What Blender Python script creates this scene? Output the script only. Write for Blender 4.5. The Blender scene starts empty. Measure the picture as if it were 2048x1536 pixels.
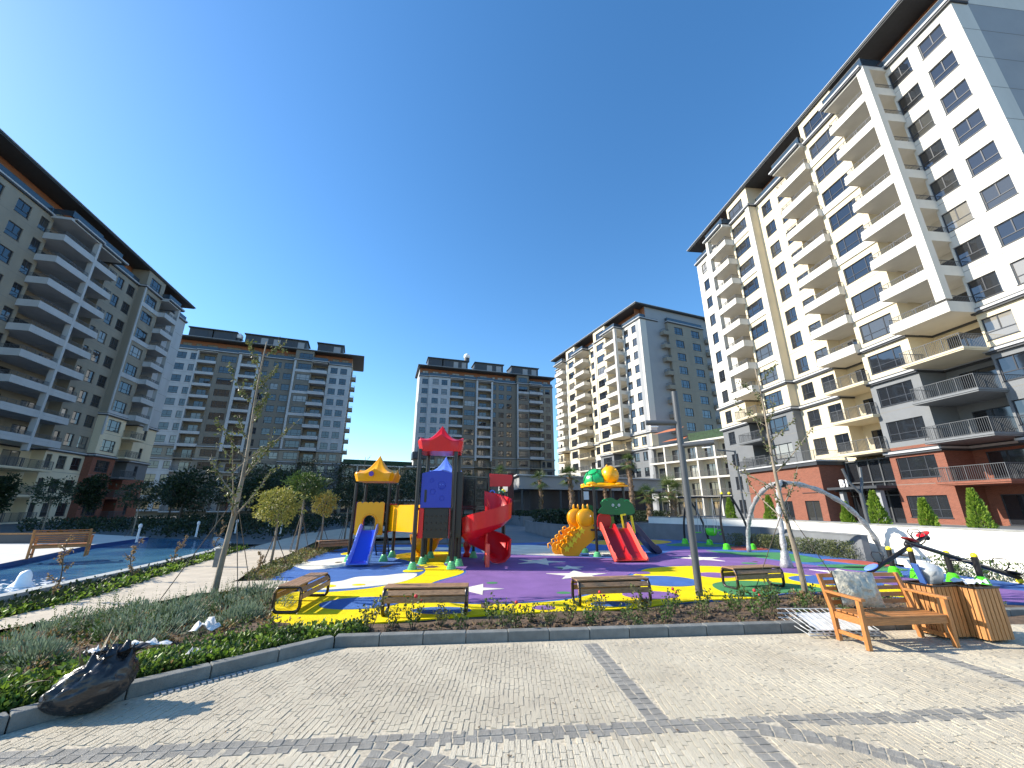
import bpy, bmesh, math, random
from mathutils import Vector, Matrix, noise
R=math.radians
random.seed(7)
scn=bpy.context.scene
# ---------------------------------------------------------------- camera
cd=bpy.data.cameras.new('camera'); cam=bpy.data.objects.new('camera',cd); scn.collection.objects.link(cam)
cam.location=(0,0,1.9); cam.rotation_euler=(R(90+17.1),0,0)
cd.sensor_width=36; cd.lens=36*796/2048; cd.clip_start=.05; cd.clip_end=2000
scn.camera=cam
# ---------------------------------------------------------------- world, sun, exposure
SUN_EL=31; SUN_AZ=-87.0
w=bpy.data.worlds.new('World'); scn.world=w; w.use_nodes=True
nt=w.node_tree; nt.nodes.clear()
sky=nt.nodes.new('ShaderNodeTexSky'); sky.sky_type='NISHITA'; sky.sun_disc=False
sky.sun_elevation=R(SUN_EL); sky.sun_rotation=R(SUN_AZ); sky.air_density=1.0; sky.dust_density=.3; sky.ozone_density=3.0; sky.altitude=50
bg=nt.nodes.new('ShaderNodeBackground'); bg.inputs[1].default_value=.142
wo=nt.nodes.new('ShaderNodeOutputWorld')
hs_=nt.nodes.new('ShaderNodeHueSaturation'); hs_.inputs['Hue'].default_value=.498; hs_.inputs['Saturation'].default_value=1.22; hs_.inputs['Value'].default_value=1.15
nt.links.new(sky.outputs[0],hs_.inputs['Color']); nt.links.new(hs_.outputs[0],bg.inputs[0]); nt.links.new(bg.outputs[0],wo.inputs[0])
sd=bpy.data.lights.new('sun','SUN'); sd.energy=5.0; sd.angle=R(.53); sd.color=(1,.925,.80)
so=bpy.data.objects.new('sun',sd); scn.collection.objects.link(so)
sv=Vector((math.sin(R(SUN_AZ))*math.cos(R(SUN_EL)),math.cos(R(SUN_AZ))*math.cos(R(SUN_EL)),math.sin(R(SUN_EL))))
so.rotation_euler=sv.to_track_quat('Z','Y').to_euler(); so.location=(-30,0,60)
scn.view_settings.view_transform='Standard'; scn.view_settings.look='None'
scn.view_settings.exposure=.76; scn.view_settings.gamma=1
try: scn.view_settings.use_curve_mapping=False
except Exception: pass
# ---------------------------------------------------------------- helpers
class MB:
    def __init__(s): s.v=[]; s.f=[]; s.m=[]; s.mi=0
    def add(s,vs,fs,M=None):
        b=len(s.v)
        if M is not None: vs=[M@Vector(p) for p in vs]
        s.v+= [tuple(p) for p in vs]
        for f in fs: s.f.append(tuple(b+i for i in f)); s.m.append(s.mi)
    def quad(s,a,b,c,d): s.add([a,b,c,d],[(0,1,2,3)])
    def box(s,x0,x1,y0,y1,z0,z1,M=None):
        s.add([(x0,y0,z0),(x1,y0,z0),(x1,y1,z0),(x0,y1,z0),(x0,y0,z1),(x1,y0,z1),(x1,y1,z1),(x0,y1,z1)],
              [(0,3,2,1),(4,5,6,7),(0,1,5,4),(1,2,6,5),(2,3,7,6),(3,0,4,7)],M)
    def bar(s,a,b,w,h=None,up=(0,0,1)):
        """box bar from a to b with square-ish section"""
        h=h or w; a=Vector(a); b=Vector(b); d=(b-a); L=d.length
        if L<1e-6: return
        d/=L; u=Vector(up)
        if abs(d.dot(u))>.98: u=Vector((1,0,0))
        x=d.cross(u).normalized(); z=x.cross(d)
        vs=[p+x*sx*w/2+z*sz*h/2 for p in (a,b) for sx,sz in((-1,-1),(1,-1),(1,1),(-1,1))]
        s.add(vs,[(0,3,2,1),(4,5,6,7),(0,1,5,4),(1,2,6,5),(2,3,7,6),(3,0,4,7)])
    def tube(s,pts,r,n=8,cap=True):
        pts=[Vector(p) for p in pts]; k=len(pts)
        rs=r if isinstance(r,(list,tuple)) else [r]*k
        b=len(s.v); px=None
        for i,p in enumerate(pts):
            d=(pts[min(i+1,k-1)]-pts[max(i-1,0)]); 
            d=d.normalized() if d.length>1e-9 else Vector((0,0,1))
            if px is None:
                u=Vector((0,0,1)) if abs(d.z)<.95 else Vector((1,0,0)); x=d.cross(u).normalized()
            else:
                x=(px-d*px.dot(d)); x=x.normalized() if x.length>1e-6 else px
            px=x; y=d.cross(x)
            for j in range(n):
                a=2*math.pi*j/n; s.v.append(tuple(p+(x*math.cos(a)+y*math.sin(a))*rs[i]))
        for i in range(k-1):
            for j in range(n):
                s.f.append((b+i*n+j,b+i*n+(j+1)%n,b+(i+1)*n+(j+1)%n,b+(i+1)*n+j)); s.m.append(s.mi)
        if cap:
            s.f.append(tuple(b+j for j in range(n))[::-1]); s.m.append(s.mi)
            s.f.append(tuple(b+(k-1)*n+j for j in range(n))); s.m.append(s.mi)
    def lathe(s,prof,n=16,c=(0,0,0),sx=1,sy=1):
        b=len(s.v); k=len(prof)
        for r,z in prof:
            for j in range(n):
                a=2*math.pi*j/n; s.v.append((c[0]+r*math.cos(a)*sx,c[1]+r*math.sin(a)*sy,c[2]+z))
        for i in range(k-1):
            for j in range(n):
                s.f.append((b+i*n+j,b+i*n+(j+1)%n,b+(i+1)*n+(j+1)%n,b+(i+1)*n+j)); s.m.append(s.mi)
        s.f.append(tuple(b+j for j in range(n))[::-1]); s.m.append(s.mi)
        s.f.append(tuple(b+(k-1)*n+j for j in range(n))); s.m.append(s.mi)
    def prism(s,poly,z0,z1,M=None):
        n=len(poly)
        s.add([(x,y,z0) for x,y in poly]+[(x,y,z1) for x,y in poly],
              [tuple(range(n))[::-1],tuple(range(n,2*n))]+[(i,(i+1)%n,n+(i+1)%n,n+i) for i in range(n)],M)
    def sphere(s,c,r,n=12,k=8,sc=(1,1,1)):
        prof=[(max(.0001,math.sin(math.pi*i/k))*r,-math.cos(math.pi*i/k)*r) for i in range(k+1)]
        b=len(s.v)
        for rr,z in prof:
            for j in range(n):
                a=2*math.pi*j/n; s.v.append((c[0]+rr*math.cos(a)*sc[0],c[1]+rr*math.sin(a)*sc[1],c[2]+z*sc[2]))
        for i in range(k):
            for j in range(n):
                s.f.append((b+i*n+j,b+i*n+(j+1)%n,b+(i+1)*n+(j+1)%n,b+(i+1)*n+j)); s.m.append(s.mi)
    def mesh(s,name,mats,smooth=False):
        me=bpy.data.meshes.new(name); me.from_pydata(s.v,[],s.f)
        for m in (mats if isinstance(mats,(list,tuple)) else [mats]): me.materials.append(m)
        if any(s.m): me.polygons.foreach_set('material_index',s.m)
        if smooth: me.polygons.foreach_set('use_smooth',[True]*len(me.polygons))
        me.update(); return me
    def build(s,name,mats,parent=None,smooth=False,bevel=0,loc=None,auto=None):
        o=inst(name,s.mesh(name,mats,smooth),parent,loc)
        if bevel:
            md=o.modifiers.new('bevel','BEVEL'); md.width=bevel; md.segments=2; md.limit_method='ANGLE'; md.angle_limit=R(40)
        if auto:
            o.data.polygons.foreach_set('use_smooth',[True]*len(o.data.polygons))
            try:
                o.data.set_sharp_from_angle(angle=R(auto))
            except Exception: pass
        return o
def inst(name,me,parent=None,loc=None,rz=None,rot=None):
    o=bpy.data.objects.new(name,me); scn.collection.objects.link(o)
    if parent is not None: o.parent=parent
    if loc is not None: o.location=loc
    if rz is not None: o.rotation_euler=(0,0,rz)
    if rot is not None: o.rotation_euler=rot
    return o
def tag(o,label,cat,group=None):
    o['label']=label; o['category']=cat
    if group: o['group']=group
    return o
def empty(name,loc,label,cat,group=None,rz=0):
    o=bpy.data.objects.new(name,None); scn.collection.objects.link(o); o.location=loc; o.rotation_euler=(0,0,rz)
    o.empty_display_size=.2
    return tag(o,label,cat,group)
def struct(o): o['kind']='structure'; return o
def stuff(o): o['kind']='stuff'; return o
def copy_tree(o,parent=None):
    c=o.copy(); scn.collection.objects.link(c); c.parent=parent
    for ch in list(o.children): copy_tree(ch,c)
    return c
# ---------------------------------------------------------------- materials
def mat(name,col,rough=.6,var=.0,vs=8.,bump=0.,bs=60.,metal=0,spec=.5,ior=None,col2=None,stretch=None,rnd=0,trans=0,coat=0,detail=5,fine=0):
    m=bpy.data.materials.new(name); m.use_nodes=True; n=m.node_tree; b=n.nodes['Principled BSDF']
    b.inputs['Base Color'].default_value=(*col,1); b.inputs['Roughness'].default_value=rough; b.inputs['Metallic'].default_value=metal
    b.inputs['Specular IOR Level'].default_value=spec
    if ior: b.inputs['IOR'].default_value=ior
    if coat: b.inputs['Coat Weight'].default_value=coat
    if trans: b.inputs['Transmission Weight'].default_value=trans
    tc=n.nodes.new('ShaderNodeTexCoord'); mp=n.nodes.new('ShaderNodeMapping'); n.links.new(tc.outputs['Object'],mp.inputs[0])
    if stretch: mp.inputs['Scale'].default_value=stretch
    last=None
    if var or col2:
        nz=n.nodes.new('ShaderNodeTexNoise'); nz.inputs['Scale'].default_value=vs; nz.inputs['Detail'].default_value=detail; nz.inputs['Roughness'].default_value=.6
        n.links.new(mp.outputs[0],nz.inputs['Vector'])
        rp=n.nodes.new('ShaderNodeValToRGB'); n.links.new(nz.outputs[0],rp.inputs[0])
        c2=col2 or tuple(c*(1-var) for c in col); c1=col if col2 else tuple(min(1,c*(1+var)) for c in col)
        rp.color_ramp.elements[0].position=.33; rp.color_ramp.elements[1].position=.67
        rp.color_ramp.elements[0].color=(*c2,1); rp.color_ramp.elements[1].color=(*c1,1); last=rp.outputs[0]
    if rnd:
        oi=n.nodes.new('ShaderNodeObjectInfo'); hs=n.nodes.new('ShaderNodeHueSaturation')
        mr=n.nodes.new('ShaderNodeMapRange'); n.links.new(oi.outputs['Random'],mr.inputs[0]); mr.inputs[3].default_value=1-rnd; mr.inputs[4].default_value=1+rnd
        n.links.new(mr.outputs[0],hs.inputs['Value'])
        if last: n.links.new(last,hs.inputs['Color'])
        else: hs.inputs['Color'].default_value=(*col,1)
        last=hs.outputs[0]
    if last: n.links.new(last,b.inputs['Base Color'])
    if bump:
        n2=n.nodes.new('ShaderNodeTexNoise'); n2.inputs['Scale'].default_value=bs; n2.inputs['Detail'].default_value=4
        n.links.new(mp.outputs[0],n2.inputs['Vector'])
        bp=n.nodes.new('ShaderNodeBump'); bp.inputs['Strength'].default_value=bump; bp.inputs['Distance'].default_value=.02
        n.links.new(n2.outputs[0],bp.inputs['Height']); n.links.new(bp.outputs[0],b.inputs['Normal'])
    return m
def leafmat(name,c1,c2,rough=.5):
    m=bpy.data.materials.new(name); m.use_nodes=True; n=m.node_tree; b=n.nodes['Principled BSDF']; b.inputs['Roughness'].default_value=rough
    g=n.nodes.new('ShaderNodeNewGeometry'); rp=n.nodes.new('ShaderNodeValToRGB'); n.links.new(g.outputs['Random Per Island'],rp.inputs[0])
    rp.color_ramp.elements[0].color=(*c1,1); rp.color_ramp.elements[1].color=(*c2,1); n.links.new(rp.outputs[0],b.inputs['Base Color'])
    tl=n.nodes.new('ShaderNodeBsdfTranslucent'); n.links.new(rp.outputs[0],tl.inputs[0])
    mx=n.nodes.new('ShaderNodeMixShader'); mx.inputs[0].default_value=.3; o=n.nodes['Material Output']
    n.links.new(b.outputs[0],mx.inputs[1]); n.links.new(tl.outputs[0],mx.inputs[2]); n.links.new(mx.outputs[0],o.inputs[0])
    return m
M_={}
def mm(k,*a,**kw):
    M_[k]=mat(k,*a,**kw); return M_[k]
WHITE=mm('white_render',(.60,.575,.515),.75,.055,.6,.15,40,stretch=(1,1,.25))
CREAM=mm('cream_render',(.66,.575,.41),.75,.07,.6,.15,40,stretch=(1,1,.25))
TAUPE_SHADE=mm('shade_tinted_taupe',(.26,.235,.185),.75,.09,.6,.15,40,stretch=(1,1,.25))  # wall colour darkened to carry the shade on unlit towers and sides
TAUPE2_SHADE=mm('shade_tinted_grey_taupe',(.18,.165,.135),.75,.09,.6,.15,40,stretch=(1,1,.25))  # greyer taupe, likewise darkened with the far towers' shade
WHITE_SHADE=mm('shade_tinted_white',(.44,.455,.46),.75,.08,.6,.15,40,stretch=(1,1,.25))  # white render greyed so the unlit towers' shade sits in the colour
MGREY=mm('mid_grey_render',(.175,.185,.195),.75,.05,1.2)
GREYR=mm('grey_render',(.15,.16,.17),.75,.05,1.2,.15,40)
LGREY=mm('light_grey_render',(.30,.31,.32),.75,.04,.5,.15,40)
COR=mm('dark_cornice_paint',(.045,.05,.058),.5,.1,3)
COR2=mm('pale_cornice_paint',(.45,.46,.47),.6,.05,3)
ROOFM=mm('dark_roof_metal',(.055,.065,.075),.45,.15,4)
SOFF=mm('dark_soffit',(.05,.055,.06),.6,.1,4)
FRAME=mm('anthracite_frame',(.035,.04,.05),.4)
JOINT=mm('render_joint',(.2,.19,.17),.8)
WOODC=mm('cedar_cladding',(.30,.12,.055),.55,.25,3,.2,30,stretch=(1,1,14))
RAIL=mm('railing_metal',(.10,.105,.11),.45)
def brickmat():
    m=bpy.data.materials.new('red_brick'); m.use_nodes=True; n=m.node_tree; b=n.nodes['Principled BSDF']; b.inputs['Roughness'].default_value=.85
    tc=n.nodes.new('ShaderNodeTexCoord'); sp=n.nodes.new('ShaderNodeSeparateXYZ'); n.links.new(tc.outputs['Object'],sp.inputs[0])
    ad=n.nodes.new('ShaderNodeMath'); n.links.new(sp.outputs[0],ad.inputs[0]); n.links.new(sp.outputs[1],ad.inputs[1])
    cb=n.nodes.new('ShaderNodeCombineXYZ'); n.links.new(ad.outputs[0],cb.inputs[0]); n.links.new(sp.outputs[2],cb.inputs[1])
    br=n.nodes.new('ShaderNodeTexBrick'); n.links.new(cb.outputs[0],br.inputs[0]); br.inputs['Scale'].default_value=1
    br.inputs['Color1'].default_value=(.25,.078,.045,1); br.inputs['Color2'].default_value=(.185,.055,.032,1); br.inputs['Mortar'].default_value=(.24,.13,.09,1)
    br.inputs['Mortar Size'].default_value=.008; br.inputs['Brick Width'].default_value=.22; br.inputs['Row Height'].default_value=.075
    n.links.new(br.outputs[0],b.inputs['Base Color']); return m
BRICK=brickmat(); M_['brick']=BRICK
def glassmat():
    m=bpy.data.materials.new('window_glass'); m.use_nodes=True; n=m.node_tree; b=n.nodes['Principled BSDF']
    b.inputs['Roughness'].default_value=.03; b.inputs['IOR'].default_value=1.95
    oi=n.nodes.new('ShaderNodeObjectInfo'); rp=n.nodes.new('ShaderNodeValToRGB'); n.links.new(oi.outputs['Random'],rp.inputs[0])
    e=rp.color_ramp.elements; e[0].position=0; e[0].color=(.010,.012,.016,1); e[1].position=1; e[1].color=(.06,.062,.06,1)
    x=rp.color_ramp.elements.new(.6); x.color=(.022,.025,.03,1); x=rp.color_ramp.elements.new(.90); x.color=(.05,.05,.045,1); e[-1].color=(.30,.28,.24,1)
    n.links.new(rp.outputs[0],b.inputs['Base Color'])
    tc=n.nodes.new('ShaderNodeTexCoord'); nz=n.nodes.new('ShaderNodeTexNoise'); nz.inputs['Scale'].default_value=.9; nz.inputs['Detail'].default_value=1
    bp=n.nodes.new('ShaderNodeBump'); bp.inputs['Strength'].default_value=.05; bp.inputs['Distance'].default_value=.05
    ad=n.nodes.new('ShaderNodeVectorMath'); n.links.new(tc.outputs['Object'],ad.inputs[0])
    sc=n.nodes.new('ShaderNodeMath'); sc.operation='MULTIPLY'; n.links.new(oi.outputs['Random'],sc.inputs[0]); sc.inputs[1].default_value=50; n.links.new(sc.outputs[0],ad.inputs[1])
    n.links.new(ad.outputs[0],nz.inputs['Vector']); n.links.new(nz.outputs[0],bp.inputs['Height']); n.links.new(bp.outputs[0],b.inputs['Normal'])
    return m
GLASS=glassmat()
BALG=mm('balustrade_glass',(.035,.055,.075),.05,ior=1.7)
# ================================================================ BUILDINGS
_wc={}
def win_mesh(w,h,kind):
    k=('w',round(w,1),round(h,1),kind)
    if k in _wc: return _wc[k]
    w=k[1]; h=k[2]
    f=MB(); t=.07; y0,y1=-.17,-.10
    f.box(-w/2,-w/2+t,y0,y1,0,h); f.box(w/2-t,w/2,y0,y1,0,h); f.box(-w/2+t,w/2-t,y0,y1,0,t); f.box(-w/2+t,w/2-t,y0,y1,h-t,h)
    hr=h*.36
    if kind=='two':
        f.box(-w/2+t,w/2-t,y0,y1,hr-.03,hr+.03); f.box(-.035,.035,y0,y1,hr+.03,h-t)
    elif kind=='three':
        a=w*.27
        f.box(-w/2+t,w/2-t,y0,y1,hr-.03,hr+.03)
        for x in(-w/2+a,w/2-a):
            f.box(x-.035,x+.035,y0,y1,t,hr-.03); f.box(x-.035,x+.035,y0,y1,hr+.03,h-t)
    elif kind=='door':
        for x in (0,): f.box(x-.05,x+.05,y0,y1,t,h-t)
    elif kind=='one':
        f.box(-w/2+t,w/2-t,y0,y1,hr-.03,hr+.03)
    f.box(-w/2-.05,w/2+.05,-.1,.05,-.05,0)   # sill
    fm=f.mesh('window',FRAME)
    p=MB(); p.box(-w/2+.02,w/2-.02,-.150,-.135,.02,h-.02); pm=p.mesh('pane',GLASS)
    _wc[k]=(fm,pm); return _wc[k]
_bc={}
def railing_mb(r,w,d,z0,z1,ends=True,step=.125,o0=0):
    """U railing: front at y=d, returns to y=o0"""
    r.box(-w/2,w/2,d-.05,d-.01,z1-.04,z1); r.box(-w/2,w/2,d-.045,d-.015,z0,z0+.03)
    n=int(w/step)
    for i in range(n+1):
        x=-w/2+.02+(w-.04)*i/n; t=.022 if i%9==0 else .009
        r.box(x-t,x+t,d-.03-t,d-.03+t,z0-.03,z1-.03)
    if ends:
        for sx in(-1,1):
            x=sx*(w/2-.02); r.box(x-.02,x+.02,o0,d-.05,z1-.04,z1)
            n2=max(2,int((d-o0)/step))
            for i in range(n2):
                y=o0+(d-o0)*(i+.5)/n2; r.box(x-.009,x+.009,y-.009,y+.009,z0,z1-.03)
def balc_mesh(w,d,kind,m):
    k=(round(w,2),round(d,2),kind,m.name)
    if k in _bc: return _bc[k]
    b=MB(); r=MB()
    if kind=='solid':
        b.box(-w/2+.125,w/2-.125,-1.5,d-.13,-.32,-.02)
        b.box(-w/2-.03,w/2+.03,d-.12,d+.03,-.34,.16); b.box(-w/2,w/2,d-.14,d,.18,.52)
        for sx in(-1,1):
            x=sx*(w/2); b.box(min(x,x-sx*.12),max(x,x-sx*.12),0,d-.12,-.34,.52)
        railing_mb(r,w-.06,d-.04,.54,1.02)
        if True:
            r.box(-.02,.02,d-.09,d-.05,.5,1.0)
    elif kind=='framed':
        b.box(-w/2+.01,w/2-.01,-1.5,d-.125,-.3,-.02); b.box(-w/2,w/2,d-.12,d+.02,-.36,.34)
        railing_mb(r,w-.04,d-.02,.34,1.02,ends=False)
    else:
        b.box(-w/2,w/2,-1.44,d,-.28,-.02); b.box(-w/2-.05,w/2+.05,-.1,d+.05,-.18,-.03)
        railing_mb(r,w-.06,d-.04,.02,1.05)
    l=MB(); l.lathe([(.14,-.36),(.14,-.32)],10,(0,d*.3,0))
    _bc[k]=(b.mesh('balcony',m),r.mesh('railing',RAIL)); return _bc[k]
class Building:
    def __init__(s,name,loc,label,cat='building',group='apartment towers round the courtyard'):
        s.root=empty(name,(loc[0],loc[1],0),label,cat,group); s.p=Vector((loc[0],loc[1],0)); s.w={}
    def new(s,name,m):
        b=MB(); s.w[(name,len(s.w),id(b))]=(b,m); return b
    def mb(s,name,m,key=0):
        k=(name,m.name,key)
        if k not in s.w: s.w[k]=(MB(),m)
        return s.w[k][0]
    def finish(s):
        for k,(b,m) in s.w.items():
            if b.f: b.build(k[0],m,s.root)
class Facade:
    WH=WHITE
    def __init__(s,B,p,azd,flip,z0,WH=None):
        if WH: s.WH=WH
        a=R(azd); s.B=B; s.p=Vector((p[0],p[1],0)); s.d=Vector((math.sin(a),math.cos(a),0)); n=Vector((-s.d.y,s.d.x,0))
        s.n=-n if flip else n; s.z0=z0; s.rz=math.atan2(s.n.y,s.n.x)-math.pi/2
    def T(s,m,o,z):
        q=s.p+s.d*m+s.n*o-s.B.p; return (q.x,q.y,z+s.z0)
    def box(s,b,m0,m1,o0,o1,z0,z1):
        T=s.T
        b.add([T(m0,o0,z0),T(m1,o0,z0),T(m1,o1,z0),T(m0,o1,z0),T(m0,o0,z1),T(m1,o0,z1),T(m1,o1,z1),T(m0,o1,z1)],
              [(0,3,2,1),(4,5,6,7),(0,1,5,4),(1,2,6,5),(2,3,7,6),(3,0,4,7)])
    def panel(s,b,m0,m1,o,z0,z1,holes=(),hz=(0,0),rv=.2):
        T=s.T
        if not holes: b.quad(T(m0,o,z0),T(m1,o,z0),T(m1,o,z1),T(m0,o,z1)); return
        a,c=hz
        b.quad(T(m0,o,z0),T(m1,o,z0),T(m1,o,a),T(m0,o,a)); b.quad(T(m0,o,c),T(m1,o,c),T(m1,o,z1),T(m0,o,z1))
        x=m0
        for h0,h1 in sorted(holes):
            b.quad(T(x,o,a),T(h0,o,a),T(h0,o,c),T(x,o,c)); x=h1
            i=o-rv
            b.quad(T(h0,o,a),T(h0,i,a),T(h0,i,c),T(h0,o,c)); b.quad(T(h1,o,a),T(h1,i,a),T(h1,i,c),T(h1,o,c))
            b.quad(T(h0,o,a),T(h1,o,a),T(h1,i,a),T(h0,i,a)); b.quad(T(h0,o,c),T(h1,o,c),T(h1,i,c),T(h0,i,c))
        b.quad(T(x,o,a),T(m1,o,a),T(m1,o,c),T(x,o,c))
    def window(s,h0,h1,o,za,zb,kind,name='window'):
        fm,pm=win_mesh(h1-h0,zb-za,kind)
        o1=inst(name,fm,s.B.root,s.T((h0+h1)/2,o,za),s.rz)
        w=round(h1-h0,1); h=round(zb-za,1)
        o1.scale=((h1-h0)/w,1,(zb-za)/h)
        inst('pane',pm,o1)
    def run(s,bays,cols,levels,corn,top=41.0,eave=True,ext=(.6,.6),depth=13,base=None,topwin=True):
        """bays: dict m0,m1,o,kind,wins,col,balc  ; cols(zone,bay)->material ; levels list of floor z (low to high, excluding top floor)"""
        B=s.B; H=3.1
        for i,z in enumerate(levels):
            z1=z+H
            for by in bays:
                o=by.get('o',0); col=cols(z,by); b=B.mb('wall',col,by['m0'])
                if 'balc' in by:
                    m0,m1=by['m0'],by['m1']; c=(m0+m1)/2
                    ww=min(2.4,(m1-m0)*.6); h=(c-ww/2,c+ww/2)
                    rc=-1.45
                    s.panel(b,m0,m1,rc,z,z1,[h],(z+.04,z+2.2),.1)
                    s.window(h[0],h[1],rc+.08,z+.04,z+2.2,'door','balcony_door')
                    if z<by.get('nob',-9): continue
                    b0,b1,pr=by['balc'][:3]; kd='solid' if by.get('fr',0)==0 else 'framed'
                    if z<by.get('open',15): kd='open'
                    bm=(s.WH if z>=by.get('open',15) else col) if kd!='framed' else s.WH
                    me,rm=balc_mesh(b1-b0,pr,kd,bm)
                    bo=inst('balcony',me,B.root,s.T((b0+b1)/2,0,z),s.rz); inst('railing',rm,bo)
                    if i==len(levels)-1:
                        s.box(B.new('soffit',s.WH),b0,b1,-1.45,pr,z1-.35,z1-.02)
                else:
                    wz=(z+by.get('sill',.5),z+by.get('head',2.2))
                    s.panel(b,by['m0'],by['m1'],o,z,z1,[w[:2] for w in by['wins']],wz)
                    for w in by['wins']:
                        wd=w[1]-w[0]; s.window(w[0],w[1],o,wz[0],wz[1],'three' if wd>2.2 else ('two' if wd>1.05 else 'one'))
                    j=B.mb('joint',JOINT,by['m0']); s.box(j,by['m0'],by['m1'],o,o+.006,z-.02,z+.02)
                    if o>=.9 and i%2==0 and z>15:
                        wb=B.new('spandrel_band',s.WH); s.box(wb,by['m0']+.02,by['m1']+(.0),o,o+.12,z-.3,z+.42)
        zb=levels[0]; zt=levels[-1]+H
        # returns between bays
        prev=None
        seq=[(None,-1.6)]+[(by,(-1.45 if 'balc' in by else by.get('o',0))) for by in bays]+[(None,-1.6)]
        for (ba,oa),(bb,ob) in zip(seq,seq[1:]):
            m=(bb or ba)['m0'] if bb else ba['m1']
            if abs(oa-ob)<.01: continue
            src=ba if oa>ob else bb
            for z in levels:
                c=cols(z,src); B.mb('wall',c,('r',m)).quad(s.T(m,oa,z),s.T(m,ob,z),s.T(m,ob,z+H),s.T(m,oa,z+H))
        for by in bays:                      # pilasters and posts
            if by.get('pil'):
                for a,c in by['pil']: s.box(B.new('pilaster',s.WH),a,c,by.get('o',0)-.02,by.get('o',0)+.14,max(zb,15.9),zt-.01)
            if by.get('post'):
                for a,c in by['post']:
                    pr=by['balc'][2]; s.box(B.new('post',s.WH),a-.03,c+.03,pr-.55,pr+.05,max(zb,by.get('open',15)+.9),zt-.02)
        # core
        mA,mB_=bays[0]['m0'],bays[-1]['m1']
        for zc0,zc1,mt in base or ((zb-1,top+3.1,WHITE),):
            s.box(B.new('wall',mt),mA+.01,mB_-.01,-depth,-1.62,zc0,zc1)
        # cornices
        for zc in corn:
            lo,hi=mA,mB_
            if isinstance(zc,tuple): zc,lo,hi=zc
            for by in bays:
                if by['m1']<lo+.1 or by['m0']>hi-.1: continue
                o=by.get('o',0)
                if 'balc' in by: o=-1.45 if zc<41 else by['balc'][2]
                s.box(B.mb('cornice',COR,zc),by['m0']-.12,by['m1']+.12,-1.5,o+.22,zc-.16,zc+.0)
                s.box(B.mb('cornice',COR2,zc),by['m0']-.2,by['m1']+.2,-1.5,o+.32,zc+.002,zc+.17)
                s.box(B.mb('cornice',COR,zc+.1),by['m0']-.16,by['m1']+.16,-1.5,o+.27,zc+.172,zc+.27)
        # top floor
        z=top; g=B.mb('balustrade',BALG); rr=B.mb('balustrade_rail',RAIL)
        for by in bays:
            o=by.get('o',0); m0,m1=by['m0'],by['m1']
            if 'balc' not in by and o>=.9:
                s.panel(B.mb('wall',cols(30,by),('t',m0)),m0,m1,o,z+.1,z+3.0,[w[:2] for w in by['wins']],(z+.55,z+2.2))
                for w in by['wins']: s.window(w[0],w[1],o,z+.55,z+2.2,'three')
                for m in(m0,m1): B.mb('wall',cols(30,by),('t',m0)).quad(s.T(m,o,z),s.T(m,-1.5,z),s.T(m,-1.5,z+3),s.T(m,o,z+3))
            else:
                if 'balc' in by:
                    c=(m0+m1)/2; h=[(c-1.2,c+1.2)]; hz=(z+.1,z+2.3)
                else: h=[w[:2] for w in by['wins']]; hz=(z+.1,z+2.3)
                b=B.new('wood_cladding',WOODC)
                s.panel(b,m0,m1,-1.55,z,z+3.0,h,hz)
                for a,c in h: s.window(a,c,-1.5,hz[0],hz[1],'two' if c-a>1 else 'one')
                oo=by['balc'][2] if 'balc' in by else o
                a0,a1=(by['balc'][0],by['balc'][1]) if 'balc' in by else (m0,m1)
                g=B.new('balustrade',BALG); rr=B.new('balustrade_rail',RAIL); s.box(g,a0+.05,a1-.05,oo-.08,oo-.06,z+.25,z+1.05); s.box(rr,a0+.03,a1-.03,oo-.1,oo-.04,z+1.05,z+1.1)
                if oo>.5:
                    for m in(a0+.06,a1-.06): s.box(g,m-.01,m+.01,0,oo-.1,z+.25,z+1.05)
        if eave:
            rf=B.mb('roof',ROOFM); sf=B.mb('roof',SOFF)
            om=.25
            s.box(sf,mA-ext[0],mB_+ext[1],-depth-1.2,om+1.0,z+3.0,z+3.12)
            s.box(rf,mA-ext[0]-.1,mB_+ext[1]+.1,-depth-1.3,om+1.1,z+3.122,z+3.26)
            s.box(B.mb('roof',COR2),mA-ext[0]-.16,mB_+ext[1]+.16,-depth-1.36,om+1.18,z+3.262,z+3.33)
            T=s.T   # low hip
            a,b_,c0,c1=mA-ext[0],mB_+ext[1],-depth-1.2,om+1.0
            rf.add([T(a,c0,z+3.34),T(b_,c0,z+3.34),T(b_,c1,z+3.34),T(a,c1,z+3.34),T(a+5,(c0+c1)/2,z+5.0),T(b_-5,(c0+c1)/2,z+5.0)],[(0,1,5,4),(1,2,5),(2,3,4,5),(3,0,4)])
def attic(F,segs,z,o0,o1,h):
    """roof-top storey boxes with louvre bands"""
    for a,b in segs:
        F.box(F.B.new('attic',COR),a,b,o1,o0,z,z+h)
        F.box(F.B.new('attic_roof',ROOFM),a-.3,b+.3,o1-.3,o0+.5,z+h+.002,z+h+.22)
        n=int((b-a)/2.6)
        for i in range(n):
            x=a+(b-a)*(i+.25)/n; F.box(F.B.new('attic_panel',LGREY if i%3 else FRAME),x,x+(b-a)/n*.55,o0,o0+.05,z+.5,z+h-.5)
LV=lambda t,b: [t-3.1*k for k in range(int(round((t-b)/3.1)),0,-1)]
def tree_block(): pass
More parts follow.
